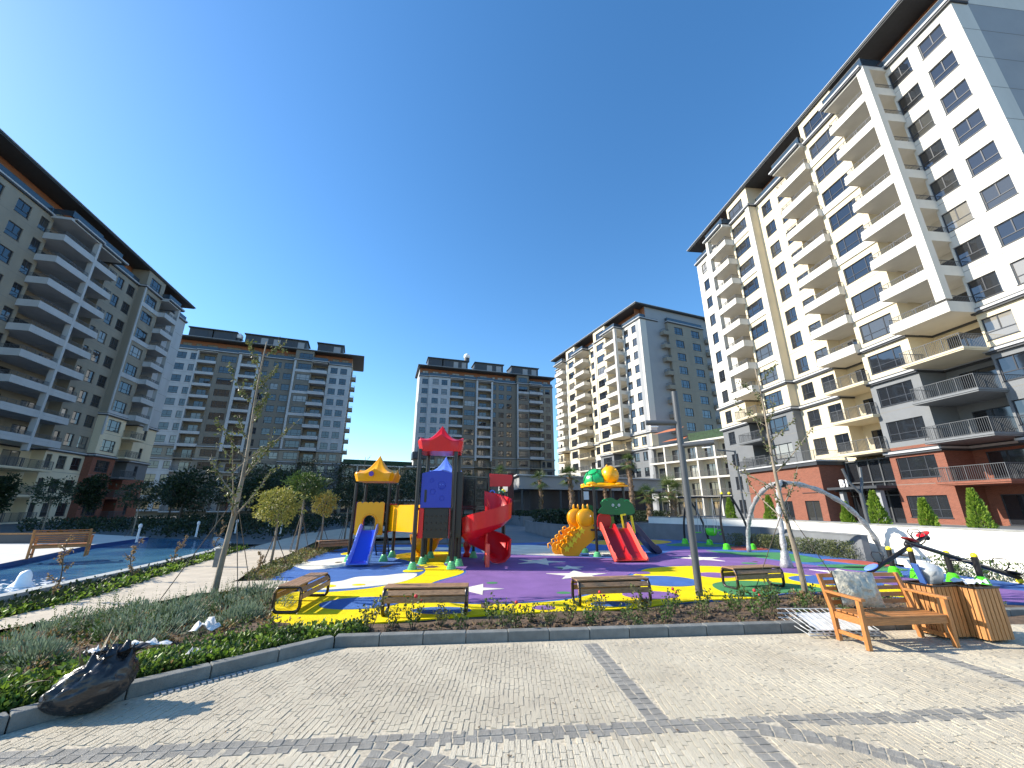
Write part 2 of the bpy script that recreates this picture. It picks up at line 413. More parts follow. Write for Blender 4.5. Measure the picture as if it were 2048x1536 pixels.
# ---- right tower (lit, brick base)
B5=Building('apartment_tower',(35.3,21.6),'tall white and cream tower on the right with red brick base and corner balconies')
F5=Facade(B5,(35.3,21.6),-5.6,False,-.15)
b5=[dict(m0=0,m1=5.45,o=0,wins=[(.97,2.73),(3.53,5.3)],k='w'),
    dict(m0=5.45,m1=9.5,balc=(5.2,9.5,2.4),k='w',post=[(5.2,5.8)],open=16,nob=2),
    dict(m0=9.5,m1=13.7,o=1,wins=[(10.2,13.2)],k='c'),
    dict(m0=13.7,m1=17.7,balc=(13.5,17.7,1.7),k='c',open=14,nob=5),
    dict(m0=17.7,m1=23,o=0,wins=[(17.9,19.5),(20.6,22.2)],k='y'),
    dict(m0=23,m1=27.3,o=1,wins=[(24.05,27.0)],k='c',pil=[(23.0,23.7)]),
    dict(m0=27.3,m1=31.2,balc=(26.9,31.1,2.4),k='c',post=[(30.6,31.1)],open=16),
    dict(m0=31.2,m1=37,o=.5,wins=[(34.4,35.8)],k='w')]
def c5(z,by):
    if z>15: return WHITE if by['k']=='w' else CREAM
    if z>12: return CREAM
    if by['k']=='y' or 13.6<by['m0']<17: return CREAM
    if z>6: return MGREY if by['m0']<14 else GREYR
    if by['m0']<14: return BRICK
    return GREYR
L5=[41-3.1*k for k in range(13,0,-1)]
F5.run(b5,c5,L5,[41.0,15.9,(12.75,0,13.7),(12.75,22.9,37),(6.35,0,13.7)],41.0,base=((-1,6.8,GREYR),(6.8,44,WHITE)))
# side wall joints and end balconies of the right tower
S5=Facade(B5,(35.3,21.6),84.4,True,-.15)
for z in L5+[41]: S5.box(B5.mb('joint',JOINT),.02,13,0,.006,z-.02,z+.02)
S5.panel(B5.mb('wall',LGREY),.01,13.2,-.001,.6,41.0)
for z in L5[4:]:
    me,rm=balc_mesh(3.0,1.7,'solid',WHITE); bo=inst('balcony',me,B5.root,S5.T(8.6,0,z),S5.rz); inst('railing',rm,bo)
# brick block with terrace and grey loggias left of the entrance
blk=B5.mb('brick_block',BRICK)
F5.panel(blk,19.0,29.8,3.0,.6,6.0,[(19.8,21.6),(23.3,24.9),(26.3,27.7)],(.7,2.6)); 
for a,c in((19.8,21.6),(23.3,24.9),(26.3,27.7)): F5.window(a,c,3.0,.7,2.6,'door'); F5.window(a,c,3.02,3.4,5.4,'door')
F5.box(blk,19.0,19.01,0,3.0,.6,6.0); F5.box(blk,29.79,29.8,0,3.0,.6,6.0)
F5.box(B5.mb('cornice',COR),18.8,30.6,0,3.3,6.0,6.35); F5.box(B5.mb('cornice',COR2),18.7,30.7,0,3.4,6.352,6.5)
r=MB(); railing_mb(r,11.6,3.3,6.5,7.5,True)
ro=r.build('terrace_railing',RAIL,B5.root); ro.location=F5.T(24.7,0,0); ro.rotation_euler=(0,0,F5.rz)
# glazed entrance with canopy and lettering
F5.box(B5.mb('entrance_glass',GLASS),13.75,18.95,.2,.22,.6,6.3)
for x in(14.2,15.3,16.4,17.5,18.7): F5.box(B5.new('entrance_frame',RAIL),x-.05,x+.05,.24,.34,.6,6.4)
for z in(.65,3.0,4.2,6.2): F5.box(B5.new('entrance_frame',RAIL),13.8,18.9,.34,.4,z-.05,z+.05)
F5.box(B5.new('entrance_canopy',COR),13.75,18.7,.42,2.9,3.55,3.77)
for i in range(6): F5.box(B5.new('entrance_canopy',COR),14.1+.8*i,14.22+.8*i,.5,2.6,3.38,3.548)
for x in(17.9,14.3): F5.box(B5.new('entrance_column',LGREY),x-.18,x+.18,1.9,2.3,.5,3.375)
tx=bpy.data.curves.new('entrance_sign','FONT'); tx.body='B1'; tx.size=.95; tx.extrude=.06; tx.offset=.02; tx.align_x='CENTER'
to=bpy.data.objects.new('tmp',tx); scn.collection.objects.link(to)
dg=bpy.context.evaluated_depsgraph_get(); tm=bpy.data.meshes.new_from_object(to.evaluated_get(dg)); bpy.data.objects.remove(to)
tm.materials.clear(); tm.materials.append(mm('sign_white',(.85,.85,.85),.5))
inst('sign_lettering',tm,B5.root,F5.T(16.9,2.7,3.78),rot=(R(90),0,F5.rz+math.pi))
B5.finish()
# ---- rear right tower (lit front, shaded side)
B4=Building('apartment_tower',(27.8,78.7),'white tower behind the turtle play tower with sunlit balcony front and shaded taupe side')
F4=Facade(B4,(27.8,78.7),-22,False,.25)
b4=[dict(m0=0,m1=6.2,wins=[(1.6,3.0),(4.2,5.7)],k='w'),dict(m0=6.2,m1=11.5,balc=(6.2,11.0,2.2),k='w',post=[(6.2,6.7)],open=16),
    dict(m0=11.5,m1=16.5,o=1,wins=[(12.2,15.4)],k='c',pil=[(15.9,16.5)]),dict(m0=16.5,m1=20.3,wins=[(18,19.6)],k='y'),
    dict(m0=20.3,m1=25.8,balc=(20.6,25.6,1.8),k='c',open=14),dict(m0=25.8,m1=30.5,o=1,wins=[(26.5,29.4)],k='c',pil=[(29.9,30.5)]),
    dict(m0=30.5,m1=35.5,balc=(30.8,35.3,2.2),k='w',open=14),dict(m0=35.5,m1=38.5,wins=[(36.3,37.3)],k='w')]
def c4(z,by):
    if z>15: return WHITE if by['k']=='w' else CREAM
    if z>12: return CREAM
    return GREYR if by['m0']<12 else WHITE
F4.run(b4,c4,L5,[41.0,15.9,(12.75,0,16.5)],41.0,depth=26,base=((-1,44,LGREY),))
S4=Facade(B4,(27.8,78.7),67,True,.25)
s4=[dict(m0=.01,m1=4.8,o=.0,wins=[],k='w'),dict(m0=4.8,m1=7.0,o=-1.2,wins=[],k='g'),dict(m0=7.0,m1=17.6,o=.8,wins=[(8.9,11.3),(13.85,16.3)],k='t'),
    dict(m0=17.6,m1=19.5,o=-1.2,wins=[],k='g'),dict(m0=19.5,m1=26,o=0,wins=[],k='w')]
S4.run(s4,lambda z,by:{'w':LGREY,'g':GREYR,'t':TAUPE_SHADE}[by['k']],L5,[41.0],41.0,eave=False,depth=2,base=((0,1,LGREY),))  # light grey here is white render with its shade put into the colour
for z in L5:
    for m in(5.9,18.6):
        me,rm=balc_mesh(1.5,1.3,'solid',TAUPE_SHADE); bo=inst('balcony',me,B4.root,S4.T(m,0,z),S4.rz); inst('railing',rm,bo)
attic(F4,[(4,14)],44.3,-2,-8,1.8)
for i in range(7): S4.box(B4.new('pergola_beam',COR),19+i*1.0,19.3+i*1.0,-1,2.4,43.6,43.9)
B4.finish()
# ---- far centre tower (shaded)
B3=Building('apartment_tower',(-28.2,119.7),'shaded tower at the far centre behind the red roofed play tower')
F3=Facade(B3,(-28.2,119.7),72.7,True,.45,WH=WHITE_SHADE)
fr=dict(fr=1)
b3=[dict(m0=-1,m1=2,wins=[(-.1,1.7)],k='w'),dict(m0=2,m1=8.3,o=.6,wins=[(3.1,5),(5.9,7.75)],k='w'),
    dict(m0=8.3,m1=13,balc=(8.4,13,.5),fr=1,k='c',post=[(8.3,8.7)],open=14),dict(m0=13,m1=17.2,o=.5,wins=[(13.5,16.8)],k='t'),
    dict(m0=17.2,m1=22.7,balc=(17.3,22.6,.9),fr=1,k='c',post=[(17.2,17.7),(22.2,22.7)],open=14),
    dict(m0=22.7,m1=31,wins=[(23,24),(24.9,26.7),(27.65,29.4)],k='t'),dict(m0=31,m1=35.2,o=1,wins=[(31.5,34.7)],k='t',pil=[(31,31.45)]),
    dict(m0=35.2,m1=39.5,balc=(35.3,40.0,1.5),k='c',open=14),dict(m0=39.5,m1=44.2,wins=[(39.9,40.9),(41.5,43.2)],k='l')]
def c3(z,by):
    if z>15: return {'w':WHITE_SHADE,'c':TAUPE_SHADE,'t':TAUPE2_SHADE,'l':TAUPE_SHADE}[by['k']]
    if z>12: return TAUPE_SHADE
    return TAUPE2_SHADE if by['k']=='t' else (TAUPE_SHADE if 8<by['m0']<36 else GREYR)
F3.run(b3,c3,L5,[41.0,15.9,(12.75,-1,23),(12.75,31,44.2)],41.0,depth=12,base=((-1,44,WHITE_SHADE),))
# end wing with small balconies on the left flank
W3=Facade(B3,(F3.p+F3.d*(-1)).xy[:],18,False,.45,WH=WHITE_SHADE)
W3.p=F3.p+F3.d*(-1)
for z in L5[4:]:
    me,rm=balc_mesh(3.2,1.4,'solid',WHITE_SHADE); bo=inst('balcony',me,B3.root,W3.T(6.5,0,z),W3.rz); inst('railing',rm,bo)
attic(F3,[(1.5,6),(6.4,14.5),(17,26.8),(29.8,39.6)],44.4,-1.5,-7,3.4)
vt=MB(); q=F3.T(14.4,-3,48.3); vt.lathe([(.9,0),(.9,1.4),(.5,1.5)],12,q); vt.build('roof_duct',COR,B3.root)
vt=MB(); vt.sphere((q[0],q[1],q[2]+1.9),1.1,12,8); vt.build('roof_dome',M_['sign_white'],B3.root,smooth=True)
B3.finish()
# ---- far left-back tower (shaded)
B2=Building('apartment_tower',(-65.3,103.6),'wide shaded tower behind the bare young tree on the left')
F2=Facade(B2,(-65.3,103.6),69.5,True,.15,WH=WHITE_SHADE)
b2=[dict(m0=-29,m1=-24,wins=[(-28,-26)],k='w'),dict(m0=-24,m1=-18,wins=[(-22.45,-20.4),(-19.5,-18.2)],k='w'),dict(m0=-18,m1=-13.6,balc=(-18,-13.6,.6),fr=1,k='c',post=[(-18,-17.7)],open=14),
    dict(m0=-13.6,m1=-8.6,o=.5,wins=[(-12.6,-9.2)],k='t'),dict(m0=-8.6,m1=-3.6,balc=(-8.5,-3.7,1.0),fr=1,k='c',post=[(-8.6,-8.0),(-4.1,-3.6)],open=14),
    dict(m0=-3.6,m1=4.6,wins=[(-3,-1.75),(-.5,1.4),(2.15,4.1)],k='t'),dict(m0=4.6,m1=9.2,o=1,wins=[(5.6,8.9)],k='t',pil=[(4.6,5.1)]),
    dict(m0=9.2,m1=13.2,balc=(9.0,13.1,1.6),k='c',open=14),dict(m0=13.2,m1=19.4,wins=[(13.9,15.75),(16.5,18.3)],k='w')]
def c2(z,by):
    if z>15: return {'w':WHITE_SHADE,'c':TAUPE_SHADE,'t':TAUPE2_SHADE}[by['k']]
    if z>12: return TAUPE_SHADE
    return TAUPE2_SHADE if by['k']=='t' and by['m0']<4 else (GREYR if by['m0']>4 else WHITE_SHADE)
F2.run(b2,c2,L5,[41.0,15.9,(12.75,-29,-3.6),(12.75,4.6,19.4)],41.0,depth=12,ext=(1.2,3.0),base=((-1,44,TAUPE_SHADE),))
attic(F2,[(-21.7,-16.5),(-16.2,-11),(-8.8,6.6),(9.5,16.4)],44.4,-1.5,-7,3.2)
q=F2.T(-10.8,-3,44.8); vt=MB(); vt.lathe([(.9,0),(.9,1.9),(.5,2)],12,q); vt.build('roof_duct',COR,B2.root)
vt=MB(); vt.sphere((q[0],q[1],q[2]+2.3),1.1,12,8); vt.build('roof_dome',M_['sign_white'],B2.root,smooth=True)
S2=Facade(B2,(0,0),159.5,False,.15); S2.p=F2.p+F2.d*19.4
S2=Facade(B2,(0,0),-20.5,True,.15); S2.p=F2.p+F2.d*19.4
for z in L5:
    me,rm=balc_mesh(2.4,1.4,'solid',TAUPE_SHADE); bo=inst('balcony',me,B2.root,S2.T(3,0,z),S2.rz); inst('railing',rm,bo)
    S2.window(1.9,4.1,.2,z+.1,z+2.2,'door')
B2.finish()
# ---- left tower (shaded, close)
B1=Building('apartment_tower',(-61.6,54.6),'long shaded tower at the left edge with paired white balconies')
F1=Facade(B1,(-61.6,54.6),-13.5,True,-3.65,WH=WHITE_SHADE)
b1=[dict(m0=-31,m1=-12.3,wins=[(-29.5,-27.7),(-26.4,-24.8),(-23.6,-21.9),(-20.4,-18.7),(-17,-15.2),(-13.9,-12.7)],k='t'),
    dict(m0=-12.3,m1=-7.6,balc=(-12.9,-7.6,2.2),k='c',post=[(-7.9,-7.6)],open=11),dict(m0=-7.6,m1=-2.2,balc=(-7.6,-3.0,1.9),k='c',post=[(-7.6,-7.3)],open=11),
    dict(m0=-2.2,m1=4.5,wins=[(-1.9,-1.0),(0.0,1.45),(2.4,4.1)],k='t'),dict(m0=4.5,m1=9.2,o=1,wins=[(5.4,8.2)],k='t',pil=[(4.5,4.8)]),
    dict(m0=9.2,m1=13.5,balc=(9.0,12.8,2.2),k='c',open=17,post=[(12.5,12.8)]),dict(m0=13.5,m1=19,o=.2,wins=[(15.6,16.5)],k='w')]
def c1(z,by):
    if z>18: return {'t':TAUPE_SHADE,'c':TAUPE_SHADE,'w':WHITE_SHADE}[by['k']]
    if by['m0']>4:
        return CREAM if z>12 else (GREYR if z>9.9 and by['m0']>9 else BRICK)
    return TAUPE_SHADE if z>12 else CREAM
F1.run(b1,c1,L5[0:],[41.0,(18.95,4.5,19),(12.75,-31,19)],41.0,ext=(.6,-.3),base=((-1,44,TAUPE_SHADE),))
B1.finish()
# ---- low-rise between the right towers
def lowrise(name,p0,p1,floors,label,mt,z0=.4,n=5,parap=True,ftop=None):
    d=Vector((p1[0]-p0[0],p1[1]-p0[1],0)); L=d.length; az=math.degrees(math.atan2(d.x,d.y))
    B=Building(name,p0,label,'building','low blocks joining the towers')
    F=Facade(B,p0,az,False,z0); 
    if F.n.dot(F.p)>0: F=Facade(B,p0,az,True,z0)
    for k in range(floors):
        z=3.1*k
        for i in range(n):
            a=L*i/n; b=L*(i+1)/n; c=(a+b)/2; w=(b-a)*.6
            F.panel(B.mb('wall',mt,z),a,b,0,z,z+3.1,[(c-w/2,c+w/2)],(z+.1,z+2.3))
            F.window(c-w/2,c+w/2,0,z+.1,z+2.3,'door' if w<2.6 else 'three')
            if i: F.box(B.new('pier',WHITE),a-.15,a+.15,0,1.3,z,z+2.95)
            if k>0 and mt is CREAM:
                r=MB(); railing_mb(r,b-a-.3,1.35,0,1.05,False,.16); o=r.build('railing',RAIL,B.root); o.location=F.T(c,0,z+.12); o.rotation_euler=(0,0,F.rz)
        F.box(B.new('floor_slab',WHITE),-.1,L+.1,0,1.4,z+2.95,z+3.25)
    F.box(B.mb('wall',mt),.01,L-.01,-10,-.3,-1,floors*3.1+.05)
    return B,F,L
Bl,Fl,Ll=lowrise('low_block',(28.2,79.3),(36.6,64.5),4,'cream four storey block with railed loggias between the two sunlit towers',CREAM)
hg=mm('hedge_screen_green',(.02,.05,.02),.8,.4,3,.6,8)
Fl.box(Bl.mb('roof_hedge',hg),8,Ll,-.4,0,12.6,14.2)
TILE=mm('terracotta_roof',(.45,.15,.07),.8,.2,3)
for a,b,z in((1,7,15.0),(3,8,13.2)):
    t=Bl.new('tiled_roof',TILE); T=Fl.T; t.add([T(a,1.2,z),T(b,1.2,z),T(b-1,-2,z+1.1),T(a+1,-2,z+1.1)],[(0,1,2,3)])
Bl.finish()
Bm,Fm,Lm=lowrise('low_block',(-46.5,111),(-29.5,119.2),4,'low shaded block with a dark hedge along its roof between the two far towers',TAUPE_SHADE,n=5)
Fm.box(Bm.mb('roof_hedge',hg),0,Lm,-.6,.1,12.5,14.0); Bm.finish()
# stepped wing at the foot of the far centre tower
Bw,Fw,Lw=lowrise('low_block',(-30.5,117.0),(-23,119.5),4,'shaded stepped wing with dark roof terraces at the left foot of the far centre tower',TAUPE_SHADE,n=2)
Fw.box(Bw.new('terrace_roof',COR),-.8,Lw,-6,.5,12.6,12.9); Fw.box(Bw.new('terrace_roof',COR),1.5,Lw,-6,-.5,15,17); Bw.finish()
# ---- pavilion
pv=empty('pavilion',(.9,49,0),'long low pavilion with grey fascia and dark glazing behind the palm trees','pavilion')
def pw(a): return Vector((a[0]-.9,a[1]-49,0))
def pv_prism(mbx,pts,z0,z1): mbx.prism([(x-.9,y-49) for x,y in pts],z0,z1)
ft=[(.9,49),(21,57.5),(24,68),(-2.2,66)]
m=MB(); pv_prism(m,ft,3.9,5.45); m.build('fascia',LGREY,pv)
m=MB(); pv_prism(m,[(.6,48.6),(21.3,57.2),(24.3,68.4),(-2.7,66.5)],5.452,5.6); m.build('roof',COR2,pv)
m=MB(); pv_prism(m,[(2.2,51.5),(20,59),(22,66),(0,64)],0,3.898); m.build('glazing',FRAME,pv)
for i in range(9):
    t=i/8; x=1.2+19.5*t; y=49.6+8.2*t; m=MB(); m.box(-.12,.12,-.12,.12,0,3.898); m.build('column',COR,pv,loc=(x-.9,y-49,0))
rc=mm('rust_panel',(.12,.03,.018),.7,.2,3)
m=MB(); m.box(-1.4,-.7,-.5,.2,0,5.7); m.build('rust_panel',rc,pv)
m=MB(); m.box(0,.7,0,.06,0,1.0); m.build('hanging_sign',M_['sign_white'],pv,loc=(8.0,2.6,2.7),)
# ================================================================ GROUND
SOIL=mm('planting_soil',(.11,.072,.045),.95,.45,9,.9,35)
CRT=mm('court_paving',(.11,.11,.105),.8,.2,.8,.3,20)
PATHM=mm('path_paving',(.50,.43,.33),.85,.12,2.5,.35,30)
g=MB(); g.quad((-700,-300,-.3),(700,-300,-.3),(700,900,-.3),(-700,900,-.3)); struct(g.build('ground',CRT))
def flat(name,poly,z,m,par=None,kind=None):
    b=MB(); n=len(poly); b.add([(x,y,z) for x,y in poly],[tuple(range(n))]); o=b.build(name,m,par)
    return o
# pieces of ground: planting beds etc.
struct(flat('planting_bed',[(-60,1),(60,1),(60,60),(-60,60)],-.02,SOIL)) if False else None
bed=MB()
NX,NY=150,110
def bedz(x,y):
    return .03+.05*noise.noise(Vector((x*.9,y*.9,0)))+.03*noise.noise(Vector((x*3.1,y*3.1,4)))
kerbL=[(-6.4,1.2),(-4.46,4.25),(-3.99,4.88),(-2.52,6.47),(0,6.76),(4.25,7.14),(6.9,7.4)]
def kline(x):
    for (x0,y0),(x1,y1) in zip(kerbL,kerbL[1:]):
        if x0<=x<=x1: return y0+(y1-y0)*(x-x0)/(x1-x0)
    return None
vid={}
def bv(i,j):
    if (i,j) in vid: return vid[(i,j)]
    x=-13+i*.16; y=1+j*.2
    k_=kline(x)
    if k_ is not None and y<k_+.08: y=k_+.08
    bed.v.append((x,y,bedz(x,y))); vid[(i,j)]=len(bed.v)-1; return vid[(i,j)]
for i in range(NX):
    for j in range(NY):
        x=-13+(i+.5)*.16; y=1+(j+.5)*.2
        k=kline(x)
        if k is not None and y<k-.06: continue
        if x>6.9 and y<7.6: continue
        if x<-6.4 and y<1.2: continue
        bed.f.append((bv(i,j),bv(i+1,j),bv(i+1,j+1),bv(i,j+1))); bed.m.append(0)
struct(bed.build('planting_bed',SOIL,smooth=True))
struct(flat('courtyard_paving',[(-70,23),(34,23),(34,120),(-70,120)],.0-.05,CRT))
struct(flat('paved_floor',[(-30,-14),(40,-14),(40,7.9),(8,7.9),(6.9,7.35),(4.25,7.1),(0,6.72),(-2.54,6.43),(-4.1,4.75),(-6.6,.9),(-30,.9)],-.006,mm('paver_bedding',(.47,.41,.31),.95,.3,30)))
# ---------------------------------------------------------------- plaza setts
PAV=mm('pale_sett',(.57,.505,.38),.8,.16,.9,.6,90,rnd=0,col2=(.41,.355,.265),detail=9)
PAVi=mat('pale_sett_single',(.55,.49,.375),.8,.1,1.1,.5,90,rnd=.07)
DRK=mat('dark_sett',(.25,.235,.205),.8,.2,14,.5,90,rnd=.12)
def inside(p,poly):
    x,y=p; r=False
    for i in range(len(poly)):
        x0,y0=poly[i]; x1,y1=poly[i-1]
        if (y0>y)!=(y1>y) and x<(x1-x0)*(y-y0)/(y1-y0)+x0: r=not r
    return r
plz=[(-6.6,.9),(-4.38,4.12),(-3.91,4.75),(-2.46,6.33),(0,6.6),(4.25,7.0),(7.0,7.27),(8.1,7.7),(12.5,7.9),(12.5,.9)]
def dseg(p,a,b):
    ax,ay=a; bx,by=b; px,py=p; dx,dy=bx-ax,by-ay; t=((px-ax)*dx+(py-ay)*dy)/(dx*dx+dy*dy)
    tt=max(0,min(1,t)); return math.hypot(px-ax-dx*tt,py-ay-dy*tt)
bands=[((-7,3.62),(-.95,4.12),.1),((-.95,4.12),(1.45,4.36),.1),((1.45,4.36),(5,4.63),.1),((5,4.63),(13,5.35),.1),
       ((1.13,6.63),(1.37,4.35),.125),((5.62,6.35),(5.74,5.2),.1),((5.74,5.2),(5.9,4.7),.1)]
tri=[((-1.03,4.1),(-1.2,2.6),.13),((-1.0,4.0),(-.35,3.72),.11),((-.35,3.72),(.4,3.1),.11),((2.05,4.4),(2.1,2.6),.13),((2.2,4.32),(2.75,4.12),.1),((2.75,4.12),(3.9,3.3),.1)]
edge=[(-4.42,4.17),(-3.95,4.8),(-2.48,6.4),(0,6.67),(4.25,7.06),(7.0,7.33)]
def isdark(p):
    for a,b,w in bands+tri:
        if dseg(p,a,b)<w+.01: return True
    return False
def edgestrip(p):
    d=min(dseg(p,a,b) for a,b in zip(edge,edge[1:])); return d
def sett_geo(mb,cx,cy,hx,hy,z,ang=0,j=0.004):
    rr=random.uniform; ca,sa=math.cos(ang),math.sin(ang); b=.0025
    tz=[z+rr(-.0015,.0015) for _ in range(4)]
    def P(x,y,zz): return (cx+x*ca-y*sa,cy+x*sa+y*ca,zz)
    jx=[rr(-j,j) for _ in range(8)]
    lo=[P(-hx+jx[0],-hy+jx[1],z-.03),P(hx+jx[2],-hy+jx[3],z-.03),P(hx+jx[4],hy+jx[5],z-.03),P(-hx+jx[6],hy+jx[7],z-.03)]
    up=[P(-hx+b+jx[0],-hy+b+jx[1],tz[0]),P(hx-b+jx[2],-hy+b+jx[3],tz[1]),P(hx-b+jx[4],hy-b+jx[5],tz[2]),P(-hx+b+jx[6],hy-b+jx[7],tz[3])]
    mb.add(lo+up,[(4,5,6,7),(0,1,5,4),(1,2,6,5),(2,3,7,6),(3,0,4,7)])
SX,SY=.052,.112
prot=MB(); random.seed(3)
protos=[]
for k in range(6):
    q=MB(); sett_geo(q,0,0,SX/2-.001,SY/2-.0004,.03); protos.append(q.mesh('paver',PAVi))
pavers=[]; x=-6.4; row=0
while x<12.3:
    y=1.0+random.uniform(0,SY); off=.012*math.sin(row*1.7)
    while y<7.9:
        L=SY*random.choice((.9,1,1.3,1.9)); c=(x+.006*math.sin(y*9+row*.5),y+L/2)
        if inside(c,plz) and not isdark(c) and edgestrip(c)>.11 and math.atan2(abs(c[0]),c[1])<R(60): pavers.append((c[0],c[1],L))
        y+=L
    x+=SX; row+=1
pavers.sort(key=lambda c: abs(math.hypot(c[0],c[1])-0) if c[1]>3.35 else 99)
PV=empty('paved_floor',(0,0,0),'x','x'); del PV['label']; del PV['category']; struct(PV); PV.name='plaza_paving'
for (px,py,L) in pavers[:300]:
    o=inst('paver',random.choice(protos),PV,(px,py,-.03+random.uniform(-.001,.002))); o.scale=(1,L/SY,1); o.rotation_euler=(0,0,random.uniform(-.02,.02))
big=MB()
for (px,py,L) in pavers[300:]: sett_geo(big,px,py,SX/2-.001,L/2-.0004,random.uniform(-.0015,.0015),random.uniform(-.015,.015))
stuff(big.build('paver_field',PAV,PV))
dp=[]
for k in range(5):
    q=MB(); sett_geo(q,0,0,.052,.052,.03,0,.005); dp.append(q.mesh('dark_sett',DRK))
def lay(a,b,w,sz=.108):
    a=Vector(a); b=Vector(b); d=(b-a); L=d.length; d/=L; n=Vector((-d.y,d.x)); ang=math.atan2(d.y,d.x); rows=max(1,round(2*w/sz)); k=int(L/sz)
    for i in range(k):
        for r_ in range(rows):
            p=a+d*((i+.5)*L/k)+n*((r_-(rows-1)/2)*sz)
            if not inside(p,plz) or p.y<3.3 or math.atan2(abs(p.x),p.y)>R(57): continue
            darks.append((p.x,p.y,ang))
darks=[]
for a,b,w in bands+tri: lay(a,b,w)
for a,b in zip(edge,edge[1:]): lay(a,b,.05)
darks.sort(key=lambda c: math.hypot(c[0],c[1]))
kept=[]
for d in darks:
    if all((d[0]-k[0])**2+(d[1]-k[1])**2>.0075 for k in kept): kept.append(d)
for d in kept[:300]:
    o=inst('dark_sett',random.choice(dp),PV,(d[0],d[1],-.031+random.uniform(-.002,.002)),d[2]+random.uniform(-.03,.03))
far=MB()
for d in kept[300:]: sett_geo(far,d[0],d[1],.052,.052,0,d[2])
if far.f:
    stuff(far.build('dark_sett_field',DRK,PV))
random.seed(12); fl=MB()
for _ in range(130):
    x=random.uniform(-4,9); y=random.uniform(3.4,7)
    if inside((x,y),plz):
        a=random.uniform(0,6.28); s_=random.uniform(.008,.022); c_,d_=math.cos(a)*s_,math.sin(a)*s_
        fl.add([(x-c_,y-d_,.006),(x+d_*.5,y-c_*.5,.012),(x+c_,y+d_,.008),(x-d_*.5,y+c_*.5,.010)],[(0,1,2,3)])
stuff(fl.build('fallen_leaf_bits',mat('dry_leaf_bits',(.12,.075,.04),.8)))
# kerb stones
KERB=mat('kerb_concrete',(.17,.175,.165),.85,.18,6,.4,60,rnd=.08)
KR=empty('kerb',(0,0,0),'low dark concrete kerb of separate stones along the front planting bed','kerb')
def kerbrun(pts,h0=-.05,h1=.13,w=.15,step=.62,root=KR):
    for a,b in zip(pts,pts[1:]):
        a=Vector(a);b=Vector(b); L=(b-a).length; n=max(1,round(L/step)); ang=math.atan2((b-a).y,(b-a).x)
        for i in range(n):
            c=a+(b-a)*((i+.5)/n); q=MB(); l=L/n-.008
            q.box(-l/2,l/2,0,w,h0,h1); o=q.build('kerb_stone',KERB,root,bevel=.012,loc=(c.x,c.y,random.uniform(-.004,.004))); o.rotation_euler=(0,0,ang+random.uniform(-.006,.006))
kerbrun([(-6.4,1.2),(-4.46,4.25),(-3.99,4.88),(-2.52,6.47)])
kerbrun([(-2.52,6.47),(4.25,7.14),(6.9,7.4),(8.3,8.0)]); kerbrun([(8.3,8.0),(14,8.15)])
# drain grating
GR=empty('drain_grating',(-3.2,5.55,0),'narrow slotted metal drain in the paving by the black bag','drain')
dm=mm('galvanised',(.45,.45,.44),.45,.1,20,metal=.4)
q=MB(); dv=Vector((1.47,1.59,0)).normalized()
for i in range(16):
    c=Vector((-.55,-.58,.006))+dv*(i*.058); q2=MB(); q2.box(-.018,.018,-.045,.045,-.01,.006); o=q2.build('slot_bar',dm,GR,loc=c); o.rotation_euler=(0,0,math.atan2(dv.y,dv.x))
# ---------------------------------------------------------------- playground surface
def closed(pts,n=10):
    out=[]; k=len(pts)
    for i in range(k):
        p0,p1,p2,p3=[Vector(pts[(i+j-1)%k]) for j in range(4)]
        for s_ in range(n):
            t=s_/n; out.append(tuple(.5*((2*p1)+(-p0+p2)*t+(2*p0-5*p1+4*p2-p3)*t*t+(-p0+3*p1-3*p2+p3)*t**3)))
    return out
def rub(n,c): return mat(n,c,.85,.13,1.3,.6,220,spec=.25,detail=8)
RBL=rub('blue_rubber',(.06,.15,.40)); RPU=rub('purple_rubber',(.225,.12,.33)); RYE=rub('yellow_rubber',(.93,.68,.0)); RWH=rub('cream_rubber',(.80,.76,.62)); RGR=rub('green_rubber',(.07,.26,.10)); RRD=rub('red_rubber',(.45,.10,.07)); ROR=rub('ochre_rubber',(.62,.40,.05))
outl=[(-4.0,7.72),(-3.4,7.32),(-2.63,7.42),(-.21,8.08),(2.12,8.48),(3.68,9.10),(5.0,9.32),(6.0,9.75),(7.0,9.92),(8.4,9.3),(9.7,8.85),(13.0,9.0),(12.4,12.6),(12.5,15.3),(12.0,20.5),(10.0,24.0),(7.6,25.5),(3.5,23.5),(-3.1,21.5),(-7.5,21.5),(-7.9,18.5),(-7.5,16.0),(-6.4,11.6),(-4.9,10.2)]
PS=MB(); PS.prism(outl,-.06,.06); ps=struct(PS.build('playground_surface',RBL))
def patch(name,pts,lv,m,sm=True,n=8):
    pp=closed(pts,n) if sm else pts
    q=MB(); q.prism(pp,.04,.06+.004*lv); return q.build(name,m,ps)
def ell(name,c,rx,ry,lv,m,rot=0):
    p=[(c[0]+rx*math.cos(a)*math.cos(rot)-ry*math.sin(a)*math.sin(rot),c[1]+rx*math.cos(a)*math.sin(rot)+ry*math.sin(a)*math.cos(rot)) for a in [2*math.pi*i/40 for i in range(40)]]
    q=MB(); q.prism(p,.04,.06+.004*lv); return q.build(name,m,ps)
def star(c,r,lv,rot=0,st=(1,1)):
    p=[]
    for i in range(10):
        a=rot+math.pi*i/5; q=r if i%2==0 else r*.4; p.append((c[0]+q*math.cos(a)*st[0],c[1]+q*math.sin(a)*st[1]))
    q=MB(); q.prism(p,.04,.06+.004*lv); return q.build('star',RWH,ps)
